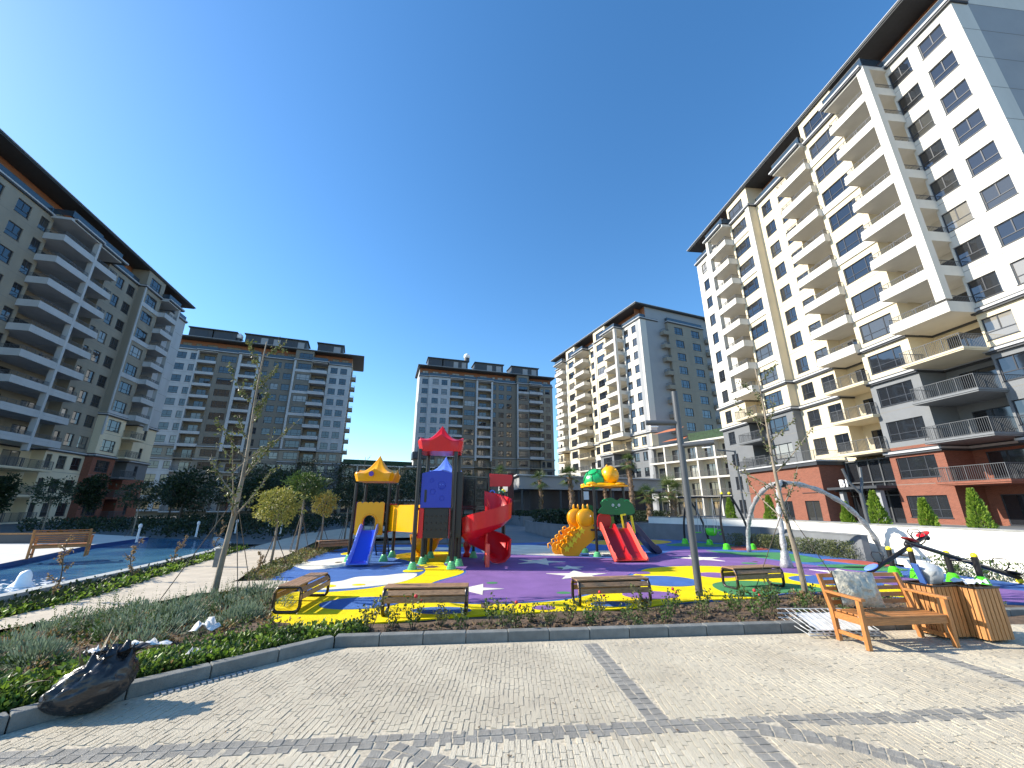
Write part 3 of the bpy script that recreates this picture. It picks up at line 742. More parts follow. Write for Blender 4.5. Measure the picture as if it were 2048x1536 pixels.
# yellow band along the front
patch('yellow_band',[(-4.08,7.66),(-3.4,7.26),(-2.63,7.36),(-.21,8.02),(2.12,8.42),(3.68,9.09),(5.0,9.29),(6.0,9.79),(7.0,9.95),(8.4,9.33),(9.4,9.05),(9.6,9.6),(9.47,10.49),(9.0,11.1),(7.9,12.7),(6.4,14.0),(4.4,13.6),(3.5,12.4),(2.9,11.4),(2.1,10.1),(1.2,9.2),(.3,8.86),(-.6,8.75),(-1.3,8.9),(-1.85,9.4),(-2.1,10.3),(-1.95,11.3),(-1.5,12.3),(-1.45,13.0),(-1.9,13.6),(-2.3,14.6),(-2.2,16.2),(-2.6,18.2),(-4.2,18.0),(-4.6,16.6),(-3.6,15.2),(-2.8,13.7),(-2.55,12.6),(-2.75,11.4),(-3.3,10.4),(-4.2,9.9),(-4.8,10.0),(-4.85,9.2)],1,RYE,n=5)
patch('purple_field',[(-.3,8.86),(1.1,9.26),(2.0,10.2),(2.8,11.4),(3.4,12.5),(4.3,13.7),(6.4,14.1),(7.95,12.85),(9.1,11.2),(9.55,10.5),(9.65,9.6),(9.5,8.95),(11.5,8.95),(12.6,9.1),(11.3,10.4),(10.6,11.9),(10.1,13.6),(9.4,15.2),(9.0,17.5),(8.4,19.4),(6.8,18.4),(4.9,16.0),(2.5,16.4),(.4,17.0),(-1.3,17.8),(-2.3,17.2),(-2.35,15.2),(-1.95,13.7),(-1.4,13.1),(-1.4,12.2),(-1.9,11.1),(-2.0,10.2),(-1.7,9.4),(-1.2,9.0)],2,RPU,n=5)
patch('cream_cloud',[(-7.3,14.5),(-6.9,15.3),(-6.3,16.4),(-5.5,16.3),(-5.1,15.2),(-5.2,14.4),(-5.6,13.6),(-6.3,13.3)],1,RWH)
patch('cream_cloud',[(-4.35,10.15),(-3.5,10.5),(-2.9,11.0),(-2.65,11.8),(-2.75,12.5),(-3.2,12.45),(-3.6,12.1),(-4.2,11.9),(-4.4,11.3),(-4.75,10.9),(-4.65,10.3)],2,RWH)
patch('cream_cloud',[(-1.2,18.0),(.5,17.2),(2.3,17.0),(2.6,19.5),(1.0,21.2),(-1.0,20.6)],3,RWH)
patch('cream_cloud',[(3.2,17.2),(4.6,17.0),(5.2,18.2),(3.6,18.6)],3,RWH)
patch('cream_cloud',[(-5.6,19.2),(-3.0,18.9),(-2.9,20.0),(-5.4,20.2)],2,RWH)
patch('ochre_band',[(4.4,21.6),(6.5,21.3),(8.6,23.0),(8.2,24.6),(6.6,24.9),(4.4,23.4)],2,ROR)
patch('green_field',[(8.4,18.6),(9.8,17.9),(11.2,17.8),(11.2,15.6),(10.2,14.9),(9.3,16.2)],3,RGR)
patch('green_field',[(7.6,21.2),(9.2,20.4),(11.0,21.0),(9.6,22.6)],2,RGR)
patch('green_field',[(5.05,9.38),(6.0,9.8),(7.0,9.94),(7.45,9.9),(6.9,10.9),(5.9,11.3),(5.0,10.9),(4.75,10.0)],3,RGR)
patch('green_field',[(10.0,14.2),(11.6,14.2),(12.0,13.2),(11.0,12.9),(10.2,13.3)],3,RGR)
ell('dark_green_spot',(10.95,13.65),.5,.22,4,rub('dark_green_rubber',(.02,.07,.03)))
patch('red_field',[(11.2,15.6),(12.3,15.4),(12.3,14.0),(11.7,14.2)],3,RRD); patch('red_field',[(9.9,18.9),(11.4,19.0),(11.4,20.4),(10.2,20.3)],3,RRD)
patch('green_field',[(-3.0,20.6),(-1.6,20.2),(-1.2,21.6),(-3.0,21.5)],3,RGR)
ell('blue_spot',(-3.0,8.85),.78,.52,3,RBL,.15); ell('blue_spot',(-1.3,8.25),.55,.25,3,RBL); ell('blue_spot',(3.95,11.3),.85,.75,3,RBL)
ell('blue_spot',(1.95,8.75),.4,.2,3,RBL); ell('blue_spot',(8.3,11.3),1.0,.75,3,RBL,-.3)
ell('purple_spot',(3.0,9.6),.6,.4,3,RPU); ell('purple_spot',(3.7,12.65),.3,.28,3,RPU); ell('purple_spot',(.6,8.45),.22,.16,3,RPU); ell('purple_spot',(5.7,12.2),.5,.45,3,RPU)
ell('yellow_spot',(-4.55,10.55),.32,.22,3,RYE); ell('yellow_spot',(-3.55,11.0),.17,.14,3,RYE) if False else ell('yellow_spot',(-3.75,10.75),.16,.12,3,RYE)
ell('yellow_spot',(-2.95,13.0),.3,.3,3,RYE); ell('yellow_spot',(-6.6,17.6),.35,.5,3,RYE)
ell('green_spot',(-.5,11.0),.14,.13,3,RGR); ell('green_spot',(1.15,9.8),.16,.12,3,RGR); ell('green_spot',(1.7,13.5),.3,.14,3,RGR); ell('green_spot',(8.0,14.6),.25,.2,3,RGR)
star((-.9,10.2),.72,4,R(75),(1,.9)); star((1.85,12.2),.92,4,R(90),(1,.9)); star((.95,15.0),.9,4,R(70)); star((6.9,15.9),.95,4,R(90)); star((9.55,12.6),.8,4,R(60)); star((1.8,13.6),.5,4,R(20)) 
# ---------------------------------------------------------------- path, spur
struct(flat('path',[(-7.3,4.6),(-7.77,6.9),(-7.21,7.87),(-6.75,9.4),(-7.0,11.2),(-7.7,12.9),(-8.9,17.5),(-10.8,24),(-5,26),(-3,40),(-14,40),(-14.5,30),(-12.9,23.5),(-11.9,19.6),(-10.5,14.7),(-9.4,11.4),(-8.75,9.4),(-8.5,7.5),(-9.2,5),(-10,3),(-7.5,3)],.115,PATHM))
struct(flat('path',[(-7.1,9.5),(-6.6,9.55),(-5.4,10.1),(-5.0,10.35),(-5.3,10.95),(-6.2,11.05),(-6.9,10.9)],.119,PATHM))
# far court: paved ways and planters in the shade
GP=mm('grey_paving',(.14,.15,.155),.8,.15,.7,.2,20)
struct(flat('courtyard_path',[(-3.2,22),(3.5,23.8),(2.2,27),(1.2,34),(1.5,46),(-4,46),(-5,32)],.0,GP))
WALLG=mm('planter_wall',(.17,.18,.19),.8,.12,1.5,.2,20)
def wallrun(name,pts,h0,h1,w,m,label,cat,cap=None,capm=None):
    root=empty(name,(pts[0][0],pts[0][1],0),label,cat)
    q=MB(); c=MB()
    P=[Vector((x,y,0))-Vector((pts[0][0],pts[0][1],0)) for x,y in pts]
    def off(i,o):
        a=P[max(i-1,0)]; b=P[min(i+1,len(P)-1)]; d=(b-a).normalized(); return P[i]+Vector((-d.y,d.x,0))*o
    for i in range(len(P)-1):
        for mbx,z0,z1,ww in ((q,h0,h1,w),)+(((c,h1+.002,h1+.05,w+.04),) if cap else ()):
            a0,a1,b0,b1=off(i,-ww/2),off(i,ww/2),off(i+1,-ww/2),off(i+1,ww/2)
            mbx.add([a0+Vector((0,0,z0)),b0+Vector((0,0,z0)),b1+Vector((0,0,z0)),a1+Vector((0,0,z0)),a0+Vector((0,0,z1)),b0+Vector((0,0,z1)),b1+Vector((0,0,z1)),a1+Vector((0,0,z1))],
                  [(0,3,2,1),(4,5,6,7),(0,1,5,4),(1,2,6,5),(2,3,7,6),(3,0,4,7)])
    q.build('wall',m,root)
    if cap: c.build('coping',capm or m,root)
    return root
wallrun('planter_wall',[(1.2,34),(2.2,29),(3.9,25.2),(8.0,27.2),(9,33)],-.05,.75,.3,WALLG,'grey raised planter wall in the shade behind the caterpillar climber','planter',True)
wallrun('planter_wall',[(-.8,50),(1.2,42),(5,44)],-.05,.9,.3,WALLG,'second grey planter wall further back in front of the pavilion','planter',True)
WWH=mm('white_wall_render',(.82,.80,.73),.75,.05,1.5,.15,30)
wallrun('boundary_wall',[(15.2,4.0),(14.25,11.7),(13.75,16.0),(13.6,21.4),(9.2,28.0)],-.05,1.22,.35,WWH,'long white rendered wall running below the sunlit tower on the right','wall',True,mm('wall_coping_grey',(.30,.30,.28),.8,.2,5))
wallrun('planter_wall',[(12.75,15.4),(12.9,16.2),(12.5,21.2),(7.9,27.0)],-.05,.86,.22,WALLG,'lower grey planter wall in front of the white boundary wall','planter',True)
wallrun('retaining_wall',[(13.4,8.0),(13.1,11.8),(12.95,14.2)],-.05,.25,.25,WWH,'low white ledge in front of the white wall beside the seesaws','wall')
# podium garden behind the white wall
pd=flat('terrace_floor',[(15,3),(36,0),(36,60),(27,66),(9.5,29),(13.9,21.5),(14.1,16),(14.6,11.7)],.55,GP); struct(pd)
# ---------------------------------------------------------------- pool
WAT=bpy.data.materials.new('pool_water'); WAT.use_nodes=True; n_=WAT.node_tree; b_=n_.nodes['Principled BSDF']
b_.inputs['Base Color'].default_value=(.03,.13,.26,1); b_.inputs['Roughness'].default_value=.06; b_.inputs['IOR'].default_value=1.33
tc_=n_.nodes.new('ShaderNodeTexCoord'); mp_=n_.nodes.new('ShaderNodeMapping'); mp_.inputs['Scale'].default_value=(1,2.4,1); n_.links.new(tc_.outputs['Object'],mp_.inputs[0])
nz_=n_.nodes.new('ShaderNodeTexNoise'); nz_.inputs['Scale'].default_value=2.6; nz_.inputs['Detail'].default_value=3; n_.links.new(mp_.outputs[0],nz_.inputs['Vector'])
bp_=n_.nodes.new('ShaderNodeBump'); bp_.inputs['Strength'].default_value=.55; bp_.inputs['Distance'].default_value=.05; n_.links.new(nz_.outputs[0],bp_.inputs['Height']); n_.links.new(bp_.outputs[0],b_.inputs['Normal'])
nv_=n_.nodes.new('ShaderNodeTexNoise'); nv_.inputs['Scale'].default_value=.5; n_.links.new(tc_.outputs['Object'],nv_.inputs['Vector']); rp_=n_.nodes.new('ShaderNodeValToRGB'); n_.links.new(nv_.outputs[0],rp_.inputs[0])
rp_.color_ramp.elements[0].position=.35; rp_.color_ramp.elements[1].position=.65; rp_.color_ramp.elements[0].color=(.03,.12,.27,1); rp_.color_ramp.elements[1].color=(.09,.25,.38,1); n_.links.new(rp_.outputs[0],b_.inputs['Base Color'])
near=[(-9.6,3.0),(-9.97,8.6),(-10.4,11),(-11.1,14),(-11.9,17),(-13.6,20.2),(-16.5,23.5)]
farp=[(-26,26),(-19.8,23.2),(-18.3,18.6),(-16.4,15.3),(-14.9,12.6),(-14.3,8),(-14.3,3)]
def shrink(p,d): return p
struct(flat('pool_water',near+farp,.15,WAT))
BT=mat('blue_mosaic',(.03,.07,.24),.3,.3,60,spec=.5)
def stripwall(name,pts,z0,z1,w,m,lab,cat,side=1):
    root=empty(name,(pts[0][0],pts[0][1],0),lab,cat); o=Vector((pts[0][0],pts[0][1],0))
    for i in range(len(pts)-1):
        a=Vector((*pts[i],0))-o; b=Vector((*pts[i+1],0))-o; d=(b-a).normalized(); n=Vector((-d.y,d.x,0))*w*side
        q=MB(); q.add([p+Vector((0,0,z)) for z in(z0,z1) for p in (a,b,b+n,a+n)],[(0,3,2,1),(4,5,6,7),(0,1,5,4),(1,2,6,5),(2,3,7,6),(3,0,4,7)]); q.build('edge_wall',m,root)
    return root
COPE=mm('pool_coping',(.40,.41,.39),.75,.1,4,.2,30)
stripwall('pool_edge',near,-.1,.27,.28,COPE,'pale concrete edge between the pool and its planting strip','pool edge',-1)
stripwall('pool_edge',farp,-.1,.295,.05,BT,'blue mosaic far side of the pool below the pale deck','pool edge',-1)
struct(flat('pool_deck',[(-26,26),(-19.8,23.2),(-18.3,18.6),(-16.4,15.3),(-14.9,12.6),(-14.3,8),(-14.3,3),(-45,3),(-45,23.5),(-28,27)],.30,mm('deck_paving',(.56,.54,.49),.8,.06,2)))
# fountain jet
FW=mm('white_foam',(.85,.88,.9),.5,.05,20)
ft=empty('fountain_jet',(-11.2,10.05,.15),'white bubbling fountain jet rising from the pool at the left','fountain')
q=MB(); prof=[(.24,0),(.17,.04),(.13,.12),(.115,.22),(.09,.29),(.05,.33),(.01,.345)]
q.lathe(prof,18); 
for i,v in enumerate(q.v):
    n1=noise.noise(Vector((v[0]*9,v[1]*9,v[2]*9)))*.04; q.v[i]=(v[0]*(1+n1*4),v[1]*(1+n1*4),v[2]+n1*.6 if v[2]>0.01 else v[2])
q.build('foam_dome',FW,ft,smooth=True)
q=MB()
for i in range(150):
    a=random.uniform(0,6.28); r_=abs(random.gauss(0,.55))+.2; s_=random.uniform(.008,.03)
    q.add([(r_*math.cos(a)*1.2-s_,r_*math.sin(a)-s_,.012),(r_*math.cos(a)*1.2+s_*2,r_*math.sin(a)-s_,.012),(r_*math.cos(a)*1.2+s_*2,r_*math.sin(a)+s_,.014),(r_*math.cos(a)*1.2-s_,r_*math.sin(a)+s_,.014)],[(0,1,2,3)])
stuff(q.build('foam_flecks',FW,ft))
# ================================================================ FURNITURE
SLAT=mat('bench_slat_wood',(.33,.185,.09),.5,.4,5,.25,60,stretch=(2,16,16),rnd=.12)
DKF=mm('dark_brown_frame',(.018,.010,.008),.35,spec=.6)
def slat_bench(loc,rz,L,label,wd=.46,group='dark framed slatted benches round the playground'):
    t=empty('slatted_bench',loc,label,'bench',group,rz)
    H=.44; r=.1
    # end frames: rounded loop in local yz plane
    loop=[]
    for cx,cz,a0 in((wd/2-r,H-r,0),(-wd/2+r,H-r,90),(-wd/2+r,.03+r,180),(wd/2-r,.03+r,270)):
        for k in range(5):
            a=R(a0+k*22.5); loop.append((cx+r*math.cos(a),cz+r*math.sin(a)))
    loop.append(loop[0])
    for sx in(-1,1):
        q=MB(); q.tube([(sx*(L/2-.03),y,z-.03+.02) for y,z in loop],.031,8,False); q.build('end_frame',DKF,t,smooth=True)
    # slats over top and sides
    n=6; sw=(wd-.12)/5
    pos=[(-(wd/2)-.012,.27,90),(-(wd/2)+.015,.375,55)]+[(-(wd/2)+.09+(wd-.18)*i/3,H+.012,0) for i in range(4)]+[((wd/2)-.015,.375,-55),((wd/2)+.012,.27,-90)]
    sm_=MB(); sm_.box(-L/2,L/2,-.047,.047,-.014,.014); me=sm_.mesh('slat',SLAT)
    for y,z,a in pos:
        o=inst('slat',me,t,(0,y,z)); o.rotation_euler=(R(a),0,0)
        md=o.modifiers.new('bevel','BEVEL'); md.width=.005; md.segments=1
    q=MB(); q.box(-L/2+.1,L/2-.1,-.03,.03,H-.05,H-.02); q.build('centre_rail',DKF,t)
    return t
slat_bench((-4.13,8.75,.06),R(95),1.5,'slatted bench at the left front corner of the play area, end frame towards the camera')
slat_bench((-1.55,8.05,.06),R(4),1.5,'slatted bench on the yellow band, left of the two nearest the centre')
slat_bench((1.98,8.85,.06),R(9),1.5,'slatted bench at the front edge near the grey lamp post')
slat_bench((5.75,10.45,.06),R(14),1.35,'slatted bench standing on the green patch right of the lamp post')
slat_bench((-7.6,18.3,.06),R(40),1.4,'far slatted bench behind the blue slide at the rear left corner')
# teak bench
TEAK=mat('orange_teak',(.42,.17,.048),.42,.28,4,.2,50,stretch=(1.5,14,14),rnd=.1)
TEAKV=mat('orange_teak_upright',(.42,.17,.048),.42,.28,4,.2,50,stretch=(14,14,1.5),rnd=.1)
def garden_bench(loc,rz,L,label,nb=4,grp='teak garden benches with arms'):
    t=empty('garden_bench',loc,label,'bench',grp,rz); D=.52; a=L/2
    def bx(n,x0,x1,y0,y1,z0,z1,m=TEAK,rot=None):
        q=MB(); q.box(x0,x1,y0,y1,z0,z1); return q.build(n,m,t,bevel=.006)
    for sx in(-1,1):
        x0,x1=sorted((sx*a,sx*(a-.06)))
        bx('leg',x0,x1,-D/2,-D/2+.06,0,.62,TEAKV)
        q=MB(); q.add([(x0,D/2-.06,0),(x1,D/2-.06,0),(x1,D/2,0),(x0,D/2,0),(x0,D/2-.04,.42),(x1,D/2-.04,.42),(x1,D/2+.03,.42),(x0,D/2+.03,.42),(x0,D/2+.1,.88),(x1,D/2+.1,.88),(x1,D/2+.145,.88),(x0,D/2+.145,.88)],
              [(0,3,2,1),(0,1,5,4),(1,2,6,5),(2,3,7,6),(3,0,4,7),(4,5,9,8),(5,6,10,9),(6,7,11,10),(7,4,8,11),(8,9,10,11)]); q.build('leg',TEAKV,t,bevel=.005)
        q=MB(); q.bar((sx*(a-.03),-D/2-.05,.635),(sx*(a-.03),D/2+.04,.65),.075,.035); q.build('armrest',TEAK,t,bevel=.006)
        q=MB(); q.box(x0+.015,x1-.015,-D/2+.06,D/2-.05,.30,.39); q.build('side_rail',TEAK,t)
        q=MB(); q.box(x0+.015,x1-.015,-D/2+.06,D/2-.05,.10,.15); q.build('stretcher',TEAK,t)
    bx('front_rail',-a+.06,a-.06,-D/2+.015,-D/2+.045,.30,.39); bx('back_rail',-a+.06,a-.06,D/2-.04,D/2-.01,.30,.38)
    for i in range(5):
        y=-D/2+.01+i*.1; bx('seat_slat',-a+.062,a-.062,y,y+.078,.391,.413)
    for i in range(nb+1):
        z=.50+(.86-.50)*i/nb; y=D/2+.0+(z-.42)*.26; q=MB(); hh=.36/nb*.80
        q.add([(-a+.06,y,z-hh/2),(a-.06,y,z-hh/2),(a-.06,y+.022,z-hh/2),(-a+.06,y+.022,z-hh/2),(-a+.06,y+.022,z+hh/2-.02),(a-.06,y+.022,z+hh/2-.02),(a-.06,y+.044,z+hh/2-.02),(-a+.06,y+.044,z+hh/2-.02)],[(0,3,2,1),(4,5,6,7),(0,1,5,4),(1,2,6,5),(2,3,7,6),(3,0,4,7)])
        q.build('back_slat',TEAK,t)
    return t
gb=garden_bench((5.58,6.62,0),R(6),1.42,'orange teak bench on the plaza with a wrapped cushion on its seat',4)
garden_bench((-15.0,14.25,.30),R(-142),1.35,'teak bench on the pool deck seen from behind',6)
# wrapped cushion pack on the bench
WRAP=mat('plastic_wrap_fabric',(.55,.50,.38),.35,.35,14,1.0,22,col2=(.27,.26,.22),coat=.4)
q=MB(); nx,nz=26,18
def cush(u,v,side):
    x=-.36+.72*u; z=-.24+.48*v; b=.10*(1-abs(2*u-1)**3)*(1-abs(2*v-1)**3)
    n1=noise.noise(Vector((u*9,v*9,side*3)))*.022+noise.noise(Vector((u*22+v*14,v*5,side)))*.014
    return (x+n1,side*(b+.01)+n1,z+n1*.8)
for side in(-1,1):
    b0=len(q.v)
    for i in range(nx+1):
        for j in range(nz+1): q.v.append(cush(i/nx,j/nz,side))
    for i in range(nx):
        for j in range(nz):
            f=(b0+i*(nz+1)+j,b0+(i+1)*(nz+1)+j,b0+(i+1)*(nz+1)+j+1,b0+i*(nz+1)+j+1); q.f.append(f if side<0 else f[::-1]); q.m.append(0)
b0=len(q.v)
co=q.build('wrapped_cushion',WRAP,smooth=True,loc=(5.32,6.78,.69)); co.rotation_euler=(R(-14),R(4),R(8))
tag(co,'folded cushions wrapped in crumpled translucent plastic leaning on the teak bench','cushion')
# slatted wooden bins
BW=mat('bin_slat_wood',(.42,.19,.06),.5,.3,4,.2,50,stretch=(14,14,1.5),rnd=.16)
BLK=mm('black_plastic',(.012,.012,.014),.35)
def slat_bin(loc,rz,label,w=.44,d=.44,h=.72):
    t=empty('slatted_bin',loc,label,'litter bin','wooden slatted bins beside the teak bench',rz)
    q=MB(); q.box(-.012,.012,-.028,.028,.04,h); me=q.mesh('slat',BW)
    for k in range(4):
        n=6
        for i in range(n):
            s_=-w/2+.04+(w-.08)*i/(n-1); p=[(w/2,s_,0),(s_,w/2,90),(-w/2,s_,180),(s_,-w/2,270)][k]
            o=inst('slat',me,t,(p[0],p[1],0)); o.rotation_euler=(0,0,R(p[2]))
    q=MB(); q.box(-w/2+.015,w/2-.015,-w/2+.015,w/2-.015,.05,h-.06); q.build('liner',BLK,t)
    q=MB()
    for a,b in(((-1,-1),(1,-1)),((1,-1),(1,1)),((1,1),(-1,1)),((-1,1),(-1,-1))): q.bar((a[0]*(w/2),a[1]*w/2,h+.008),(b[0]*w/2,b[1]*w/2,h+.008),.05,.02)
    q.build('rim',BLK,t)
    return t
slat_bin((6.62,7.0,0),R(8),'slatted wooden bin directly behind the teak bench arm, grey bag in its top')
slat_bin((7.12,6.86,0),R(8),'slatted wooden bin furthest right beside the teak bench, white paper on top')
GBG=mat('grey_plastic_sheet',(.42,.44,.45),.3,.2,6,.4,14)
q=MB(); q.lathe([(.11,0),(.16,.1),(.17,.2),(.13,.27),(.03,.30)],14)
for i,v in enumerate(q.v): n1=noise.noise(Vector(v)*8)*.05; q.v[i]=(v[0]+n1,v[1]+n1,v[2]+n1*.5)
o=q.build('plastic_bag',GBG,smooth=True,loc=(6.7,7.0,.735)); tag(o,'crumpled grey plastic bag standing in the bin behind the teak bench','bag')
o=MB(); o.box(-.012,.012,-.05,.05,0,.3); o=o.build('blue_board',mm('blue_card',(.05,.12,.35),.5),loc=(6.55,6.98,.735)); o.rotation_euler=(R(5),R(-18),0); tag(o,'thin blue board poking out of the bin beside the grey bag','board')
q=MB(); N=9
for i in range(N+1):
    for j in range(N+1): q.v.append((-.2+.4*i/N,-.16+.32*j/N,.02+abs(noise.noise(Vector((i*.6,j*.6,2))))*.1))
for i in range(N):
    for j in range(N): q.f.append((i*(N+1)+j,(i+1)*(N+1)+j,(i+1)*(N+1)+j+1,i*(N+1)+j+1)); q.m.append(0)
o=q.build('crumpled_paper',mm('white_paper',(.78,.78,.78),.6),smooth=True,loc=(7.12,6.86,.745)); tag(o,'crumpled white paper lying on the furthest right slatted bin','paper')
# wire frames and sheets behind the bench
wf=empty('wire_panel_stack',(5.0,7.15,0),'stack of pale wire panels and plastic sheet lying behind the teak bench by the kerb','panels')
wm=mm('white_wire',(.62,.62,.60),.4,metal=.2)
for k in range(3):
    q=MB(); z=.04+.035*k
    for i in range(11): q.tube([(-.5+.1*i+.03*k,-.3,z),(-.55+.1*i+.05*k,.3,z+.10+.03*k)],.005,5)
    q.tube([(-.52,-.3,z),(.55,-.3,z)],.009,5); q.tube([(-.58,.3,z+.10+.03*k),(.5,.3,z+.10+.03*k)],.009,5); q.build('wire_panel',wm,wf)
q=MB(); N=10
for i in range(N+1):
    for j in range(N+1): q.v.append((-.35+.9*i/N,-.25+.5*j/N,.10+.12*j/N+noise.noise(Vector((i*.5,j*.5,7)))*.03))
for i in range(N):
    for j in range(N): q.f.append((i*(N+1)+j,(i+1)*(N+1)+j,(i+1)*(N+1)+j+1,i*(N+1)+j+1)); q.m.append(0)
q.build('plastic_sheet',mat('clear_sheet',(.6,.61,.61),.25,.15,8,.3,12),wf,smooth=True)
# black bag
BAG=bpy.data.materials.new('black_bag_plastic'); BAG.use_nodes=True; n_=BAG.node_tree; b_=n_.nodes['Principled BSDF']; b_.inputs['Base Color'].default_value=(.022,.022,.024,1); b_.inputs['Roughness'].default_value=.27
tc_=n_.nodes.new('ShaderNodeTexCoord'); v_=n_.nodes.new('ShaderNodeTexVoronoi'); v_.inputs['Scale'].default_value=6; v_.feature='SMOOTH_F1'; nz_=n_.nodes.new('ShaderNodeTexNoise'); nz_.inputs['Scale'].default_value=7; nz_.inputs['Detail'].default_value=6
mp_=n_.nodes.new('ShaderNodeMapping'); mp_.inputs['Scale'].default_value=(1,1,2.6); n_.links.new(tc_.outputs['Object'],mp_.inputs[0]); n_.links.new(mp_.outputs[0],v_.inputs['Vector']); n_.links.new(mp_.outputs[0],nz_.inputs['Vector'])
ad_=n_.nodes.new('ShaderNodeMath'); n_.links.new(v_.outputs[0],ad_.inputs[0]); n_.links.new(nz_.outputs[0],ad_.inputs[1]); bp_=n_.nodes.new('ShaderNodeBump'); bp_.inputs['Strength'].default_value=.45; bp_.inputs['Distance'].default_value=.02; n_.links.new(ad_.outputs[0],bp_.inputs['Height']); n_.links.new(bp_.outputs[0],b_.inputs['Normal'])
q=MB(); nu,nv_=64,34
for j in range(nv_+1):
    v=j/nv_; a=-math.pi/2+math.pi*v
    for i in range(nu):
        u=2*math.pi*i/nu; 
        x=math.cos(u)*math.cos(a); y=math.sin(u)*math.cos(a); z=math.sin(a)
        px=.33*x; py=.24*y; pz=.225+.225*z
        # wedge shape: taller to the right, tapering to the left toe
        t=(x+1)/2; pz*=.62+.62*t**.7; py*=.65+.45*t
        fold=.02*noise.noise(Vector((x*3.2,y*3.2,z*3.2)))+.016*noise.noise(Vector((x*9,y*7,z*14)))+.007*noise.noise(Vector((x*22,y*20,z*30)))
        if z>.45 and x>-.2: pz+=.10*max(0,noise.noise(Vector((x*4.5+3,y*4,1))))*2
        cr=1+.055*math.sin(u*9+2*z)*max(0,z+.25)**1.5+.03*math.sin(u*17+3*z)*max(0,z); px*=cr; py*=cr; fold*=.75
        px+=fold*x*1.4; py+=fold*y*2; pz=max(.0,pz+fold)
        q.v.append((px,py,pz))
for j in range(nv_):
    for i in range(nu): q.f.append((j*nu+i,j*nu+(i+1)%nu,(j+1)*nu+(i+1)%nu,(j+1)*nu+i)); q.m.append(0)
bg_=empty('rubbish_bag',(-4.13,4.60,0),'crumpled black plastic rubbish bag slumped against the kerb at lower left','rubbish bag',None,R(38))
q.build('bag_body',BAG,bg_,smooth=True)
q=MB(); nu=40
for j in range(9):
    v=j/8
    for i in range(nu):
        u=2*math.pi*i/nu; r_=(.05+.13*v*v)*(1+.28*math.sin(u*9+v*2)+.15*math.sin(u*5)); q.v.append((.12+r_*math.cos(u)*1.0+.05*v,r_*math.sin(u)*.8,.40+.11*v+.02*math.sin(u*4)*v))
for j in range(8):
    for i in range(nu): q.f.append((j*nu+i,j*nu+(i+1)%nu,(j+1)*nu+(i+1)%nu,(j+1)*nu+i)); q.m.append(0)
q.build('gathered_neck',BAG,bg_,smooth=True)
# lamp posts
LG=mat('lamp_grey_paint',(.075,.08,.086),.42,.05,5)
def lamp(loc,h,label,rz=0,r=.076,s=1):
    t=empty('lamp_post',loc,label,'lamp post',None,rz)
    q=MB(); q.tube([(0,0,0),(0,0,h)],r,20); q.build('pole',LG,t,auto=40)
    q=MB(); q.tube([(0,0,.0),(0,0,.03)],r*1.7,20); q.build('base_plate',LG,t)
    for z,dx,dy,L in((.83*h,-.82,.15,.75),(.71*h,.72,-.42,.72)):
        q=MB(); d=Vector((dx,dy,0)).normalized(); q.tube([d*.02+Vector((0,0,z)),d*L*s+Vector((0,0,z+.03))],r*.86,16); ar=q.build('lamp_arm',LG,t,auto=40)
        q=MB(); e=d*L*s*.75+Vector((0,0,z-.07)); q.box(-.09,.09,-.04,.04,-.02,.0); o=q.build('led_plate',M_['sign_white'],ar,loc=e); o.rotation_euler=(0,0,math.atan2(d.y,d.x))
    return t
lamp((4.04,9.53,0),4.63,'tall grey tubular lamp post with two side arms at the front of the playground')
def small_lamp(loc,h,label):
    t=empty('lamp_post',loc,label,'lamp post'); q=MB(); q.tube([(0,0,0),(0,0,h)],.06,12); q.build('pole',LG,t,auto=40)
    q=MB(); q.bar((0,0,h-.05),(-1.1,.1,h+.05),.1,.06); q.build('lamp_arm',LG,t)
small_lamp((14.2,25.5,.3),5.0,'slim grey lamp post with one straight arm behind the swings')
q=MB(); q.sphere((0,0,0),.001); 
# Y shaped leaning support posts behind the seesaws
yp=empty('forked_post',(13.7,16.2,0),'grey forked steel post leaning behind the seesaws','post')
q=MB(); q.tube([(0,0,0),(0,0,2.4)],.07,12); q.build('stem',LG,yp,auto=40)
for e in((-.42,.1,3.35),(.30,.1,3.4)):
    q=MB(); q.tube([(0,0,2.36),(e[0]*.75,.08,2.85),e],.05,10); q.build('branch',LG,yp,auto=40)
# green tarp mound
q=MB(); N=26
for i in range(N+1):
    for j in range(N+1):
        u=i/N*2-1; v=j/N*2-1; q.v.append((u*1.5,v*.8,max(0,.5*(1-u*u)**.6*(1-v*v)**.6*(1+.5*noise.noise(Vector((u*2,v*2,1))))+.06*noise.noise(Vector((u*7,v*7,3))))))
for i in range(N):
    for j in range(N): q.f.append((i*(N+1)+j,(i+1)*(N+1)+j,(i+1)*(N+1)+j+1,i*(N+1)+j+1)); q.m.append(0)
o=q.build('tarpaulin',mat('olive_tarp',(.10,.125,.07),.6,.4,2,.4,10,col2=(.05,.055,.055)),smooth=True,loc=(13.75,9.6,.26)); o.rotation_euler=(0,0,R(95)); tag(o,'olive and grey tarpaulin heaped against the white wall at the right edge','tarpaulin')
q=MB(); q.box(-.5,.5,-2.2,2.2,0,.26); q.build('wall_ledge',WWH,loc=(13.75,9.4,0))
tag(bpy.data.objects['wall_ledge'],'low white ledge under the olive tarpaulin','ledge')
